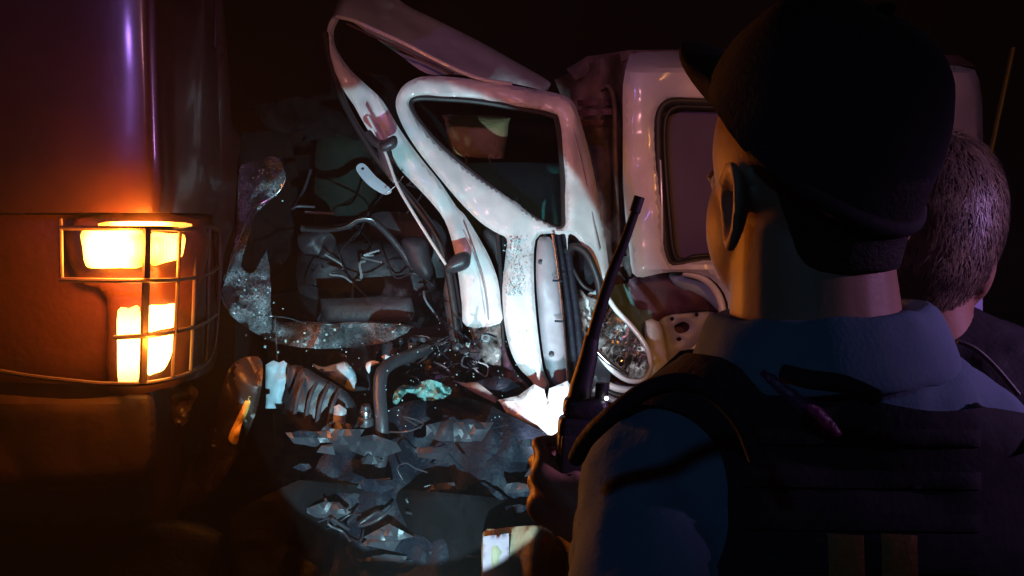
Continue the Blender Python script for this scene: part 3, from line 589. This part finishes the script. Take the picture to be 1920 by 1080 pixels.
# engine wreckage: wires and broken pieces, each a thing by itself only where it reads
wr = thing('wiring_tangle', 'tangle of torn wires and broken clips under the white pillar', 'wiring', P(840, 680, 2.4))
rr = random.Random(3)
for k in range(26):
    x, y = rr.uniform(780, 900), rr.uniform(635, 715); pts = [(x, y, 2.46)]
    for j in range(4):
        x += rr.uniform(-26, 26); y += rr.uniform(-20, 20); pts.append((x, y, 2.40+rr.uniform(0, .08)))
    tube('wire', pts, rr.uniform(.0012, .003), rr.choice(['black', 'plastic', 'grey', 'plastic', 'steel']), wr, n=4, seg=6)
for k in range(34):
    x, y = rr.uniform(740, 905), rr.uniform(636, 736); s = rr.uniform(5, 16)
    pts = [(x+s*math.cos(a)*rr.uniform(.5, 1), y+s*.8*math.sin(a)*rr.uniform(.5, 1)) for a in np.linspace(0, 5.2, 6)]
    panel('broken_clip', pts, 2.38+rr.uniform(0, .1), rr.choice(['dash', 'plastic', 'torn', 'plastic', 'grey']), wr, sm=0, thick=rr.uniform(.005, .03), step=6, dent=.03, dsc=30)
bm = bmesh.new()
for k in range(90):
    x = rr.uniform(560, 1000); y = rr.uniform(600, 800); s = rr.uniform(.001, .0028)
    if y < 640 and x < 700: continue
    bmesh.ops.create_cube(bm, size=s, matrix=Matrix.Translation(P(x, y, 2.2+rr.uniform(-.03, .05)))@Matrix.Rotation(rr.random()*3, 4, 'X')@Matrix.Rotation(rr.random()*3, 4, 'Z'))
tag(frombm('glass_splinters', bm, 'crumb', None, 10), 'scattered glass splinters over the crushed van front', 'glass', kind='stuff')
hw = thing('broken_trim_pile', 'dark broken trim pieces and wires strewn over the black hood', 'debris', P(860, 860, 2.2))
rr = random.Random(22)
for k in range(36):
    x, y = rr.uniform(560, 1010), rr.uniform(780, 1080); s_ = rr.uniform(12, 44); a0 = rr.uniform(0, 6.3)
    if x > 900 and y < 830: continue
    pts = [(x+s_*math.cos(a0+a)*rr.uniform(.5, 1)*1.6, y+s_*.7*math.sin(a0+a)*rr.uniform(.4, 1)) for a in np.linspace(0, 5.2, rr.choice((4, 5, 6)))]
    panel('broken_piece', pts, 2.14+rr.uniform(-.03, .05), rr.choice(['dash', 'plastic', 'plastic', 'plastic', 'black', 'black', 'dash', 'black']), hw, sm=0, thick=rr.uniform(.012, .04), step=9, crease=.02, dsc=40, sharp=20)
for k in range(16):
    x, y = rr.uniform(580, 980), rr.uniform(790, 1060); pts = [(x, y, 2.12)]
    for j in range(4):
        x += rr.uniform(-40, 40); y += rr.uniform(-26, 26); pts.append((x, y, 2.10+rr.uniform(0, .06)))
    tube('wire', pts, rr.uniform(.0014, .004), rr.choice(['black', 'plastic', 'dash', 'plastic']), hw, n=4, seg=6)
# sack with print at the foot
sk = thing('printed_sack', 'cream sack with red and green print standing by the van wheel', 'sack', P(1030, 1090, 2.0))
panel('sack_cloth', [(905, 1000), (930, 992), (1000, 985), (1080, 990), (1140, 1000), (1150, 1080), (1150, 1240), (900, 1240), (903, 1080)], lambda x, y: 2.0+.02*math.sin(x*.08), 'cream', sk, sm=2, thick=.2, roll=20, amt=.05, dent=.03, dsc=9, step=9)
for nm, pts, m_ in (('side_band', [(906, 1006), (954, 1000), (958, 1240), (903, 1240)], 'mauve'), ('red_wave', [(990, 1080), (1000, 1040), (1012, 1012), (1026, 1010), (1016, 1040), (1008, 1090)], 'redink'), ('red_band', [(1074, 1000), (1094, 1000), (1092, 1060), (1086, 1110), (1074, 1100)], 'redink'), ('green_patch', [(1100, 1004), (1138, 1008), (1144, 1100), (1096, 1110)], 'paleg'), ('dark_diamond', [(1026, 1060), (1040, 1020), (1064, 1036), (1058, 1080), (1030, 1096)], 'maroon')):
    panel(nm, pts, 1.945, m_, sk, sm=0, thick=.003, step=9, amt=.002)

tube('side_handle', [(1772, 606, 2.80), (1790, 596, 2.79), (1816, 584, 2.79)], .007, 'rubber', van)
tube('side_handle', [(1770, 614, 2.80), (1792, 603, 2.79), (1818, 590, 2.79)], .004, 'steel', van)
panel('side_latch', [(1796, 528), (1818, 518), (1832, 506), (1834, 526), (1812, 534)], 2.83, 'rubber', van, sm=1, thick=.02, step=5)
tube('panel_crease', [(1826, 160, 2.85), (1832, 400, 2.85), (1830, 760, 2.85)], .004, 'grey', van, seg=6)

# ------------------------------------------------------------------ officer
DO = .71
OC = P(1520, 304, DO)                      # middle of the skull
A_ = R(26)
hf = Vector((-math.sin(A_), math.cos(A_), -.03)).normalized(); hr = Vector((math.cos(A_), math.sin(A_), 0)); hu = hr.cross(hf).normalized()
HM = Matrix((hr, hf, hu)).transposed().to_4x4()
def H(x, y, z): return OC+hr*x+hf*y+hu*z
off = thing('person', 'police officer seen from behind in black cap and black vest over blue shirt', 'person', (OC.x, OC.y+.05, 0))
def torso(bm, g=0):
    nb = P(1545, 605, DO-.0)                     # base of the neck
    ls, rs = P(1235, 905, DO+.03), P(1860, 905, DO+.02)
    cx = (nb.x+.0, nb.y)
    capsule_bm(bm, P(1420, 785, DO+.01), .062+g, P(1670, 785, DO+.0), .062+g)
    capsule_bm(bm, P(1300, 852, DO+.02), .055+g, P(1480, 765, DO+.01), .066+g)
    capsule_bm(bm, P(1780, 850, DO+.01), .058+g, P(1610, 765, DO+.0), .066+g)
    capsule_bm(bm, ls, .058+g, P(1400, 900, DO+.02), .08+g); capsule_bm(bm, rs, .058+g, P(1700, 900, DO+.02), .08+g)
    for (x, z, rx, ry) in ((0, -.19, .19, .11), (0, -.28, .185, .12), (0, -.38, .165, .115), (0, -.52, .165, .12)):
        ell_bm(bm, Vector((nb.x, nb.y+.02, nb.z+z)), (rx+g, ry+g, .11+g))
    return nb, ls, rs
elbL = P(1215, 1290, .62); wrL = P(1130, 1000, .90)
elbR = P(1990, 1560, .66); wrR = P(1900, 1750, .86)
# body: one continuous skin
bm = bmesh.new(); nb, ls, rs = torso(bm)
ell_bm(bm, H(0, -.006, .01), (.074, .090, .095), HM)
ell_bm(bm, H(0, .035, -.05), (.060, .062, .075), HM)
ell_bm(bm, H(0, .07, -.085), (.028, .025, .028), HM)
ell_bm(bm, H(0, .102, -.035), (.013, .02, .02), HM)
ell_bm(bm, H(0, .092, -.005), (.03, .012, .012), HM)
ell_bm(bm, H(0, .095, -.068), (.022, .010, .008), HM)
capsule_bm(bm, H(0, .0, -.07), .062, nb+Vector((0, .01, -.06)), .073)
def leg(bm, s, g=0):
    hp = Vector((nb.x+s*.09, nb.y+.02, .92)); kn = Vector((nb.x+s*.11, nb.y+.05, .50)); an = Vector((nb.x+s*.12, nb.y+.0, .09))
    capsule_bm(bm, hp, .095+g, kn, .062+g); capsule_bm(bm, kn, .060+g, an, .042+g); return an
for s in (-1, 1):
    an = leg(bm, s); capsule_bm(bm, an+Vector((0, 0, -.04)), .04, an+Vector((0, .17, -.05)), .035)
capsule_bm(bm, ls, .055, elbL, .043); capsule_bm(bm, elbL, .041, wrL, .028)
capsule_bm(bm, rs, .055, elbR, .043); capsule_bm(bm, elbR, .041, wrR, .028)
# left hand closed round the radio, right hand loose
def hand(bm, w_, dirv, side, up, curl=1.0):
    dirv = dirv.normalized(); up = up.normalized(); side = dirv.cross(up).normalized()*side
    pc = w_+dirv*.045; capsule_bm(bm, w_, .026, w_+dirv*.075+up*.018, .018); capsule_bm(bm, w_, .026, w_+dirv*.075-up*.018, .018)
    for k, (o_, l_) in enumerate(((.033, .9), (.011, 1.0), (-.011, .95), (-.032, .78))):
        b0 = w_+dirv*.078+up*o_; b1 = b0+(dirv*(1-.45*curl)+side*.45*curl)*.042*l_; b2 = b1+(dirv*(.55-.75*curl)+side*.8*curl)*.028*l_; b3 = b2+(dirv*(.4-.9*curl)+side*.5*curl)*.022*l_
        capsule_bm(bm, b0, .0088, b1, .0083, 12); capsule_bm(bm, b1, .0083, b2, .0076, 12); capsule_bm(bm, b2, .0076, b3, .0068, 12)
    t0 = w_+dirv*.03+up*.022; t1 = t0+dirv*.03+up*.022+side*.02; t2 = t1+dirv*.022+side*.026
    capsule_bm(bm, t0, .014, t1, .011, 12); capsule_bm(bm, t1, .011, t2, .0088, 12)
RB = P(1090, 900, .93)                     # radio, middle of its body
hand(bm, wrL, (RB+Vector((-.04, 0, -.01))-wrL), 1, Vector((.1, -.15, 1)), 1.0)
hand(bm, wrR, wrR-elbR, 1, Vector((0, 1, .2)), .4)
# ears: rim, lobe
def ear_bm(bm, s):
    c = H(s*.0735, -.006, -.036); ou = hr*s
    def e_(t, f_=1.0, dip=0.0): return c+hf*(.0165*math.cos(t)*(1+.22*math.sin(t))*f_)+hu*(.0305*math.sin(t)*f_)+ou*(.007+.0065*(1-math.cos(t))*f_-dip)
    T_ = np.linspace(0, 2*math.pi, 29)
    for a, b in zip(T_, T_[1:]): capsule_bm(bm, e_(a), .0042 if math.sin(a) > -.7 else .0055, e_(b), .0042, 8)
    for f_, dp in ((.8, .004), (.62, .006), (.45, .006), (.28, .007), (.1, .007)):
        for a, b in zip(T_[::2], T_[2::2]): capsule_bm(bm, e_(a, f_, dp), .0040, e_(b, f_, dp), .0040, 8)
    for a, b in zip(T_[5:17], T_[6:18]): capsule_bm(bm, e_(a, .66, .001), .0028, e_(b, .66, .001), .0028, 8)
ear_bm(bm, -1); ear_bm(bm, 1)
fuse('body', bm, 'skin', off, .0044, 3)
for s in (-1, 1):
    bm = bmesh.new(); ell_bm(bm, H(s*.030, .070, -.012), (.011, .011, .011), HM); frombm('eye', bm, 'whitecloth', off)
# hair at nape and temples
bm = bmesh.new(); ell_bm(bm, H(0, -.009, .004), (.0765, .091, .098), HM); capsule_bm(bm, H(0, -.026, -.05), .054, H(0, -.022, -.095), .048)
fuse('hair', bm, 'hair', off, .005, 4, fn=lambda c, n: .0006*nz(c, 120), keep=lambda c, n: (lambda q: (q.dot(hf) < -.016 and q.dot(hu) > -.088) or q.dot(hu) > .05)(c-OC) and (lambda q: not (abs(q.dot(hr)) > .048 and -.09 < q.dot(hu) < .005 and q.dot(hf) > -.034))(c-OC))
# shirt
def fold(c, n): return .0035*nz(c, 14, 3)+.0016*nz(c, 40, 9)
bm = bmesh.new(); torso(bm, .010)
def lerp(a, b, t): return a+(b-a)*t
capsule_bm(bm, ls, .068, elbL, .056); capsule_bm(bm, elbL, .055, lerp(elbL, wrL, .75), .043)
capsule_bm(bm, rs, .068, elbR, .056); capsule_bm(bm, elbR, .055, lerp(elbR, wrR, .75), .043)
fuse('shirt', bm, 'shirt', off, .007, 5, fn=fold)
# collar: folded band leaning round the neck
def ring(c, ax, ay, tilt, z, n=64): return [c+Vector((ax*math.cos(t), ay*math.sin(t), z+tilt*math.cos(t))) for t in np.linspace(0, 2*math.pi, n, endpoint=False)]
bm = bmesh.new(); cb = P(1545, 640, DO)+Vector((0, .012, 0))
prof = [(.074, .018), (.078, .026), (.084, .027), (.090, .020), (.099, -.002), (.107, -.022), (.106, -.028), (.100, -.028), (.082, -.018), (.075, .0)]
rows = [ring(cb, r_, r_*.92, .006, z_) for r_, z_ in prof]
for i, row in enumerate(rows):
    for k, v in enumerate(row):
        v += Vector((math.cos(k*.0982), math.sin(k*.0982), 0))*(.004*noise.noise(Vector((math.cos(k*.0982)*3, math.sin(k*.0982)*3, i*.35)))) + Vector((0, 0, .003*noise.noise(Vector((math.cos(k*.0982)*4, math.sin(k*.0982)*4, 5)))))
rows = [[bm.verts.new(v) for v in r_] for r_ in rows]; N_ = 64
for i in range(len(rows)):
    A, B = rows[i], rows[(i+1) % len(rows)]
    for k in range(N_): bm.faces.new((A[k], A[(k+1) % N_], B[(k+1) % N_], B[k]))
c_ = frombm('collar', bm, 'shirt', off, 70); ms = c_.modifiers.new('s', 'SUBSURF'); ms.levels = ms.render_levels = 1
# vest
bm = bmesh.new(); torso(bm, .018)
topc = [(900, 640), (1250, 655), (1300, 655), (1380, 662), (1450, 680), (1550, 715), (1650, 748), (1760, 762), (1840, 750), (1930, 770), (2300, 900)]
def vkeep(c, n):
    x, y, d = Q(c)
    if c.z < nb.z-.62: return False
    yt = np.interp(x, [q[0] for q in topc], [q[1] for q in topc])
    if n.y > .55: yt = yt+40
    if y < yt: return False
    if ((x-1215)/150)**2+((y-950)/185)**2 < 1 and n.y < .3: return False
    if x < 1130 or x > 2010: return False
    return True
fuse('vest', bm, 'vest', off, .007, 5, fn=lambda c, n: .0025*nz(c, 14, 1)+.0006*nz(c, 70), keep=vkeep, solid=.006)
tube('vest_piping', [(1080, 860, .62), (1098, 826, .60), (1122, 800, .582), (1160, 768, .565), (1215, 730, .56), (1280, 716, .56), (1340, 738, .555), (1390, 790, .55), (1420, 860, .55)], .006, 'vest', off, n=6)
tube('drag_handle', [(1470, 700, .566), (1520, 712, .553), (1580, 720, .553), (1640, 745, .562)], .006, 'vest', off)
from mathutils.bvhtree import BVHTree
vo = [o for o in off.children if o.name.startswith('vest') and len(o.data.vertices) > 4000][0]
VT = BVHTree.FromPolygons([v.co.copy() for v in vo.data.vertices], [tuple(p.vertices) for p in vo.data.polygons])
def vd(off_):
    def f(x, y):
        h = VT.ray_cast(CO, (P(x, y, 1)-CO).normalized(), 3)
        return (Q(h[0])[2] if h[0] is not None else DO-.1)-off_
    return f
for y in (800, 880, 960, 1040):
    panel('webbing_band', [(1390, y), (1840, y+6), (1840, y+38), (1390, y+32)], vd(.003), 'vest', off, sm=0, thick=.003, amt=.0015, roll=3, step=12)
panel('shoulder_strap', [(1424, 700), (1450, 694), (1500, 730), (1545, 770), (1580, 815), (1548, 822), (1505, 780), (1460, 738)], vd(.004), 'strap', off, sm=2, thick=.004, amt=.002, roll=4, step=8)
for x in (1590, 1690):
    panel('reflective_stripe', [(x-38, 1000), (x+30, 1004), (x+34, 1150), (x-34, 1150)], vd(.008), 'orange', off, sm=0, thick=.004, amt=.002, step=12)
# trousers, boots
bm = bmesh.new()
for s in (-1, 1): leg(bm, s, .012)
ell_bm(bm, Vector((nb.x, nb.y+.02, .93)), (.175, .13, .11))
fuse('trousers', bm, 'denim', off, .01, 5, fn=fold)
for s in (-1, 1):
    an = Vector((nb.x+s*.12, nb.y, .09)); bm = bmesh.new(); capsule_bm(bm, an+Vector((0, 0, .08)), .055, an+Vector((0, 0, -.035)), .052); capsule_bm(bm, an+Vector((0, 0, -.042)), .048, an+Vector((0, .19, -.048)), .042)
    fuse('boot', bm, 'rubber', off, .008, 4, fn=lambda c, n: 0)
# cap: crown, brim, button, strap, set tipped up at the forehead
CT = Matrix.Rotation(R(9), 3, hf)@Matrix.Rotation(R(33), 3, hr); OCC = OC+Vector((0, 0, .026))
def H(x, y, z): return OCC+CT@(hr*x+hf*y+hu*z)
cap = bpy.data.objects.new('cap', None); COL.objects.link(cap); cap.parent = off; cap.matrix_parent_inverse = Matrix.Translation(-off.location)
def capZ(t): return -.012+.018*math.cos(t)      # lower edge: higher at the forehead
bm = bmesh.new(); rows = []; NS = 72
for i in range(19):
    f_ = i/18; row = []
    for k in range(NS):
        t = 2*math.pi*k/NS; e = math.pi/2*f_; z0 = capZ(t)
        rad = (math.cos(e)**.62 if e < math.pi/2-1e-6 else 0)
        seam = 1-.012*max(0, 1-abs(((k % 12)-0 if (k % 12) < 6 else 12-(k % 12)))/1.2)*(1 if f_ > .12 else 0)
        x = .087*rad*math.sin(t)*seam; y = -.006+.105*rad*math.cos(t)*seam; z = z0+(.100-z0)*math.sin(e)
        v = H(x, y, z); v += hu*.003*nz(v, 18)+(v-OC).normalized()*.0015*nz(v, 26, 4)
        row.append(v)
    rows.append(row)
inn = [[OC+(v-OC)*.972 for v in r_] for r_ in rows[:-1]]
ro = [[bm.verts.new(v) for v in r_] for r_ in rows[:-1]]; ri = [[bm.verts.new(v) for v in r_] for r_ in inn]
for G_ in (ro, ri):
    for A, B in zip(G_, G_[1:]):
        for k in range(NS): bm.faces.new((A[k], A[(k+1) % NS], B[(k+1) % NS], B[k]))
    bm.faces.new(G_[-1])
for k in range(NS): bm.faces.new((ro[0][k], ro[0][(k+1) % NS], ri[0][(k+1) % NS], ri[0][k]))
frombm('crown', bm, 'cap', cap, 60)
bm = bmesh.new(); top, bot = [], []
for i in range(9):
    f_ = i/8; a, b = [], []
    for k in range(25):
        t = -1.25+2.5*k/24; bx = .084*math.sin(t); by = -.006+.101*math.cos(t)
        L_ = .096*max(0, math.cos(t/1.28*math.pi/2))**.85
        x = bx*(1-.04*f_); y = by+L_*f_; z = .008-.010*f_*f_-.010*(math.sin(t)**2)+.004
        a.append(bm.verts.new(H(x, y, z))); b.append(bm.verts.new(H(x, y, z-.004)))
    top.append(a); bot.append(b)
for G_ in (top, bot):
    for A, B in zip(G_, G_[1:]):
        for k in range(24): bm.faces.new((A[k], A[k+1], B[k+1], B[k]))
for A, B in ((top[0], bot[0]), (top[-1], bot[-1])):
    for k in range(24): bm.faces.new((A[k], A[k+1], B[k+1], B[k]))
for k in (0, 24):
    for i in range(8): bm.faces.new((top[i][k], top[i+1][k], bot[i+1][k], bot[i][k]))
frombm('brim', bm, 'cap', cap, 60)
bm = bmesh.new(); ell_bm(bm, H(0, -.006, .102), (.008, .008, .005), HM); frombm('button', bm, 'cap', cap)
bpts = [H(.0880*math.sin(t), -.006-.1065*math.cos(t), capZ(math.pi-t)+.006) for t in np.linspace(-1.2, 1.2, 15)]
bm = bmesh.new(); tube_bm(bm, bpts, .0065, 10); frombm('strap', bm, 'vest', cap)

# radio held in his left hand
rad = thing('two_way_radio', 'black handheld radio with long antenna held up by the officer', 'radio', RB)
base = P(1093, 830, .93); up_ = (P(1108, 640, .925)-P(1090, 900, .93)).normalized()
zx = Vector((1, 0, 0)); zx = (zx-up_*zx.dot(up_)).normalized(); zy = up_.cross(zx)
RM = Matrix((zx, zy, up_)).transposed().to_4x4()
def rp_(x, y, z): return base+zx*x+zy*y+up_*z
box('radio_body', rp_(0, 0, -.035), (.054, .034, .125), 'radio', rad, rot=RM, bev=.007)
box('shoulder_block', rp_(.0, 0, .036), (.046, .030, .025), 'radio', rad, rot=RM, bev=.008)
box('battery_pack', rp_(0, -.0185, -.04), (.048, .006, .10), 'plastic', rad, rot=RM, bev=.003)
for k in range(5): box('grille_slot', rp_(0, -.0225, -.062+k*.008), (.03, .002, .003), 'rubber', rad, rot=RM, bev=.0005)
for x in (.016,):
    bm = bmesh.new(); tube_bm(bm, [rp_(x, 0, .045), rp_(x, 0, .058), rp_(x, 0, .064)], .007, 14); frombm('knob', bm, 'rubber', rad)
bm = bmesh.new(); tube_bm(bm, [rp_(-.008, 0, .035), rp_(-.006, 0, .06), P(1104, 668, .925), P(1110, 630, .925)], .011, 16, (.0135, .0075)); frombm('antenna_base', bm, 'rubber', rad)
at = cr([tuple(P(1108, 645, .925)), tuple(P(1124, 585, .92)), tuple(P(1148, 510, .915)), tuple(P(1172, 450, .91)), tuple(P(1196, 382, .905))], 8)
bm = bmesh.new(); tube_bm(bm, [Vector(q) for q in at], .005, 14, (.0070, .0042)); frombm('antenna', bm, 'rubber', rad)
e0, e1 = P(1190, 398, .905), P(1199, 369, .904); bm = bmesh.new(); tube_bm(bm, [e0, e0+(e1-e0)*.1, e0+(e1-e0)*.9, e1], .0056, 14); frombm('antenna_tip', bm, 'rubber', rad)
bm = bmesh.new(); ell_bm(bm, rp_(.02, -.012, .05), (.0022, .0022, .0022)); frombm('status_led', bm, mat('lit_led', (1, 1, 1), emit=(.95, .85, 1), es=6), rad)

# ------------------------------------------------------------------ second person
D2 = 1.02
p2 = thing('person', 'bystander with greying hair bending behind the officer in a dark jacket', 'person', (P(1760, 500, D2).x, D2+.1, 0))
hc = P(1724, 436, D2); HR = Matrix.Rotation(R(-20), 4, 'Z')@Matrix.Rotation(R(14), 4, 'Y')
nb2 = P(1745, 640, D2+.02)
def torso2(bm, g=0):
    l, r = P(1620, 770, D2+.06), P(2010, 800, D2)
    capsule_bm(bm, l, .06+g, P(1740, 700, D2+.03), .07+g); capsule_bm(bm, P(1750, 690, D2+.03), .068+g, P(1860, 730, D2), .066+g); capsule_bm(bm, P(1860, 730, D2), .066+g, r, .058+g)
    for z, rx in ((-.13, .17), (-.27, .17), (-.42, .15), (-.56, .155)): ell_bm(bm, Vector((nb2.x+.03, nb2.y+.03, nb2.z+z)), (rx+g, .11+g, .13+g))
    return l, r
def legs2(bm, g=0):
    an_ = []
    for s in (-1, 1):
        hp = Vector((nb2.x+.03+s*.09, nb2.y+.03, .86)); kn = Vector((nb2.x+.03+s*.1, nb2.y+.08, .47)); an = Vector((nb2.x+.03+s*.11, nb2.y+.02, .09))
        capsule_bm(bm, hp, .09+g, kn, .058+g); capsule_bm(bm, kn, .056+g, an, .04+g); an_.append(an)
    return an_
bm = bmesh.new(); l2, r2 = torso2(bm)
ell_bm(bm, hc, (.076, .092, .105), HR); ell_bm(bm, hc+HR.to_3x3()@Vector((0, .035, -.06)), (.056, .06, .07), HR)
ell_bm(bm, hc+HR.to_3x3()@Vector((0, .098, -.04)), (.012, .02, .02), HR)
for s in (-1, 1): ell_bm(bm, hc+HR.to_3x3()@Vector((s*.08, 0, -.03)), (.008, .018, .03), HR)
capsule_bm(bm, hc+Vector((-.005, 0, -.06)), .056, nb2+Vector((0, 0, -.04)), .062)
el2, wr2 = P(2060, 1160, D2), P(1930, 1300, D2+.2); el1, wr1 = P(1600, 1150, D2+.1), P(1640, 1300, D2+.3)
for a, b, c in ((r2, el2, wr2), (l2, el1, wr1)): capsule_bm(bm, a, .05, b, .04); capsule_bm(bm, b, .038, c, .027); hand(bm, c, c-b, 1, Vector((0, .3, 1)), .5)
for an in legs2(bm): capsule_bm(bm, an+Vector((0, 0, -.04)), .04, an+Vector((0, .17, -.05)), .035)
fuse('body', bm, 'skin', p2, .0065, 3)
bm = bmesh.new(); torso2(bm, .014)
for a, b, c in ((r2, el2, wr2), (l2, el1, wr1)): capsule_bm(bm, a, .066, b, .052); capsule_bm(bm, b, .052, lerp(b, c, .85), .038)
fuse('jacket', bm, 'jacket', p2, .008, 4, fn=lambda c, n: .005*nz(c, 12)+.002*nz(c, 40))
bm = bmesh.new(); legs2(bm, .012); ell_bm(bm, Vector((nb2.x+.03, nb2.y+.03, .88)), (.17, .12, .11)); fuse('trousers', bm, 'denim', p2, .01, 4, fn=fold)
for s in (-1, 1):
    an = Vector((nb2.x+.03+s*.11, nb2.y+.02, .09)); bm = bmesh.new(); capsule_bm(bm, an+Vector((0, 0, -.04)), .048, an+Vector((0, .18, -.048)), .042); fuse('shoe', bm, 'rubber', p2, .008, 4)
# hair strands combed down over the scalp
bm = bmesh.new(); rr = random.Random(11); up0 = HR.to_3x3()@Vector((0, -.25, 1)).normalized()
ell_bm(bm, hc+Vector((0, -.004, .006)), (.079, .095, .107), HR)
bmesh.ops.delete(bm, geom=[v for v in bm.verts if (HR.to_3x3().inverted()@(v.co-hc)).y > .045 and (HR.to_3x3().inverted()@(v.co-hc)).z < .05], context='VERTS')
for k in range(5200):
    u = Vector((rr.gauss(0, 1), rr.gauss(0, 1), rr.gauss(0, 1))).normalized()
    if u.y > .45 and u.z < .45 or u.z < -.72: continue
    e = HR.to_3x3()@Vector((u.x*.080, u.y*.096, u.z*.108)); nrm = (HR.to_3x3()@Vector((u.x/.08, u.y/.096, u.z/.108))).normalized()
    dn = (Vector((0, 0, -1))-up0*.3+Vector((rr.gauss(0, .3), rr.gauss(0, .2), 0))); dn = (dn-nrm*dn.dot(nrm)).normalized()
    sd_ = dn.cross(nrm)*rr.uniform(.0006, .0011); L_ = rr.uniform(.018, .036); prev = None
    for j in range(4):
        t = j/3; p = hc+e+Vector((0, -.004, .006))+dn*L_*t+nrm*(.004*math.sin(t*2.2)+.002+.002*rr.random()*t)-nrm*(L_*t)**2*4.0
        a, b = bm.verts.new(p-sd_*(1-t*.8)), bm.verts.new(p+sd_*(1-t*.8))
        if prev: bm.faces.new((prev[0], prev[1], b, a))
        prev = (a, b)
me = bpy.data.meshes.new('hair'); bm.to_mesh(me); bm.free(); finish(me, 80); link('hair', me, 'hairgrey', p2)
tube('jacket_piping', [(1796, 640, .93), (1830, 655, .93), (1868, 690, .93), (1910, 740, .93)], .0025, 'steel', p2, seg=6)
# thin pole standing beyond
pole = tag(tube('pole', [(1900, 90, 1.9), (1868, 240, 1.9), (1850, 330, 1.9), (1836, 420, 1.9), (1700, 1200, 1.95), (1640, 1650, 2.0)], .005, 'dash', None, n=2), 'thin pale leaning pole rising behind the greying head', 'pole')

# torch lying in the wreck that lights the pillar
tc_ = thing('torch', 'small lit torch propped low before the van door', 'torch', TORCH)
td = (P(880, 560, 2.55)-TORCH).normalized()
bm = bmesh.new(); tube_bm(bm, [TORCH-td*.13, TORCH-td*.05], .012, 18); frombm('barrel', bm, 'black', tc_)
bm = bmesh.new(); tube_bm(bm, [TORCH-td*.05, TORCH-td*.03, TORCH-td*.014], .012, 20, (.012, .018)); frombm('head', bm, 'black', tc_)

# thin scattering volume added to imitate the lens bloom round the lamps
bm = bmesh.new(); box_bm(bm, Vector((0, 10, 1.5)), (60, 60, 5.2)); me = bpy.data.meshes.new('bloom_haze'); bm.to_mesh(me); bm.free()
hz = link('bloom_haze', me); hm = bpy.data.materials.new('bloom_haze_volume'); hm.use_nodes = True; hn = hm.node_tree
hn.nodes.remove(hn.nodes['Principled BSDF']); pv = hn.nodes.new('ShaderNodeVolumePrincipled'); pv.inputs['Density'].default_value = .013; pv.inputs['Color'].default_value = (.8, .8, .8, 1); pv.inputs['Anisotropy'].default_value = .2
hn.links.new(pv.outputs[0], hn.nodes['Material Output'].inputs['Volume']); me.materials.append(hm); tag(hz, kind='stuff')
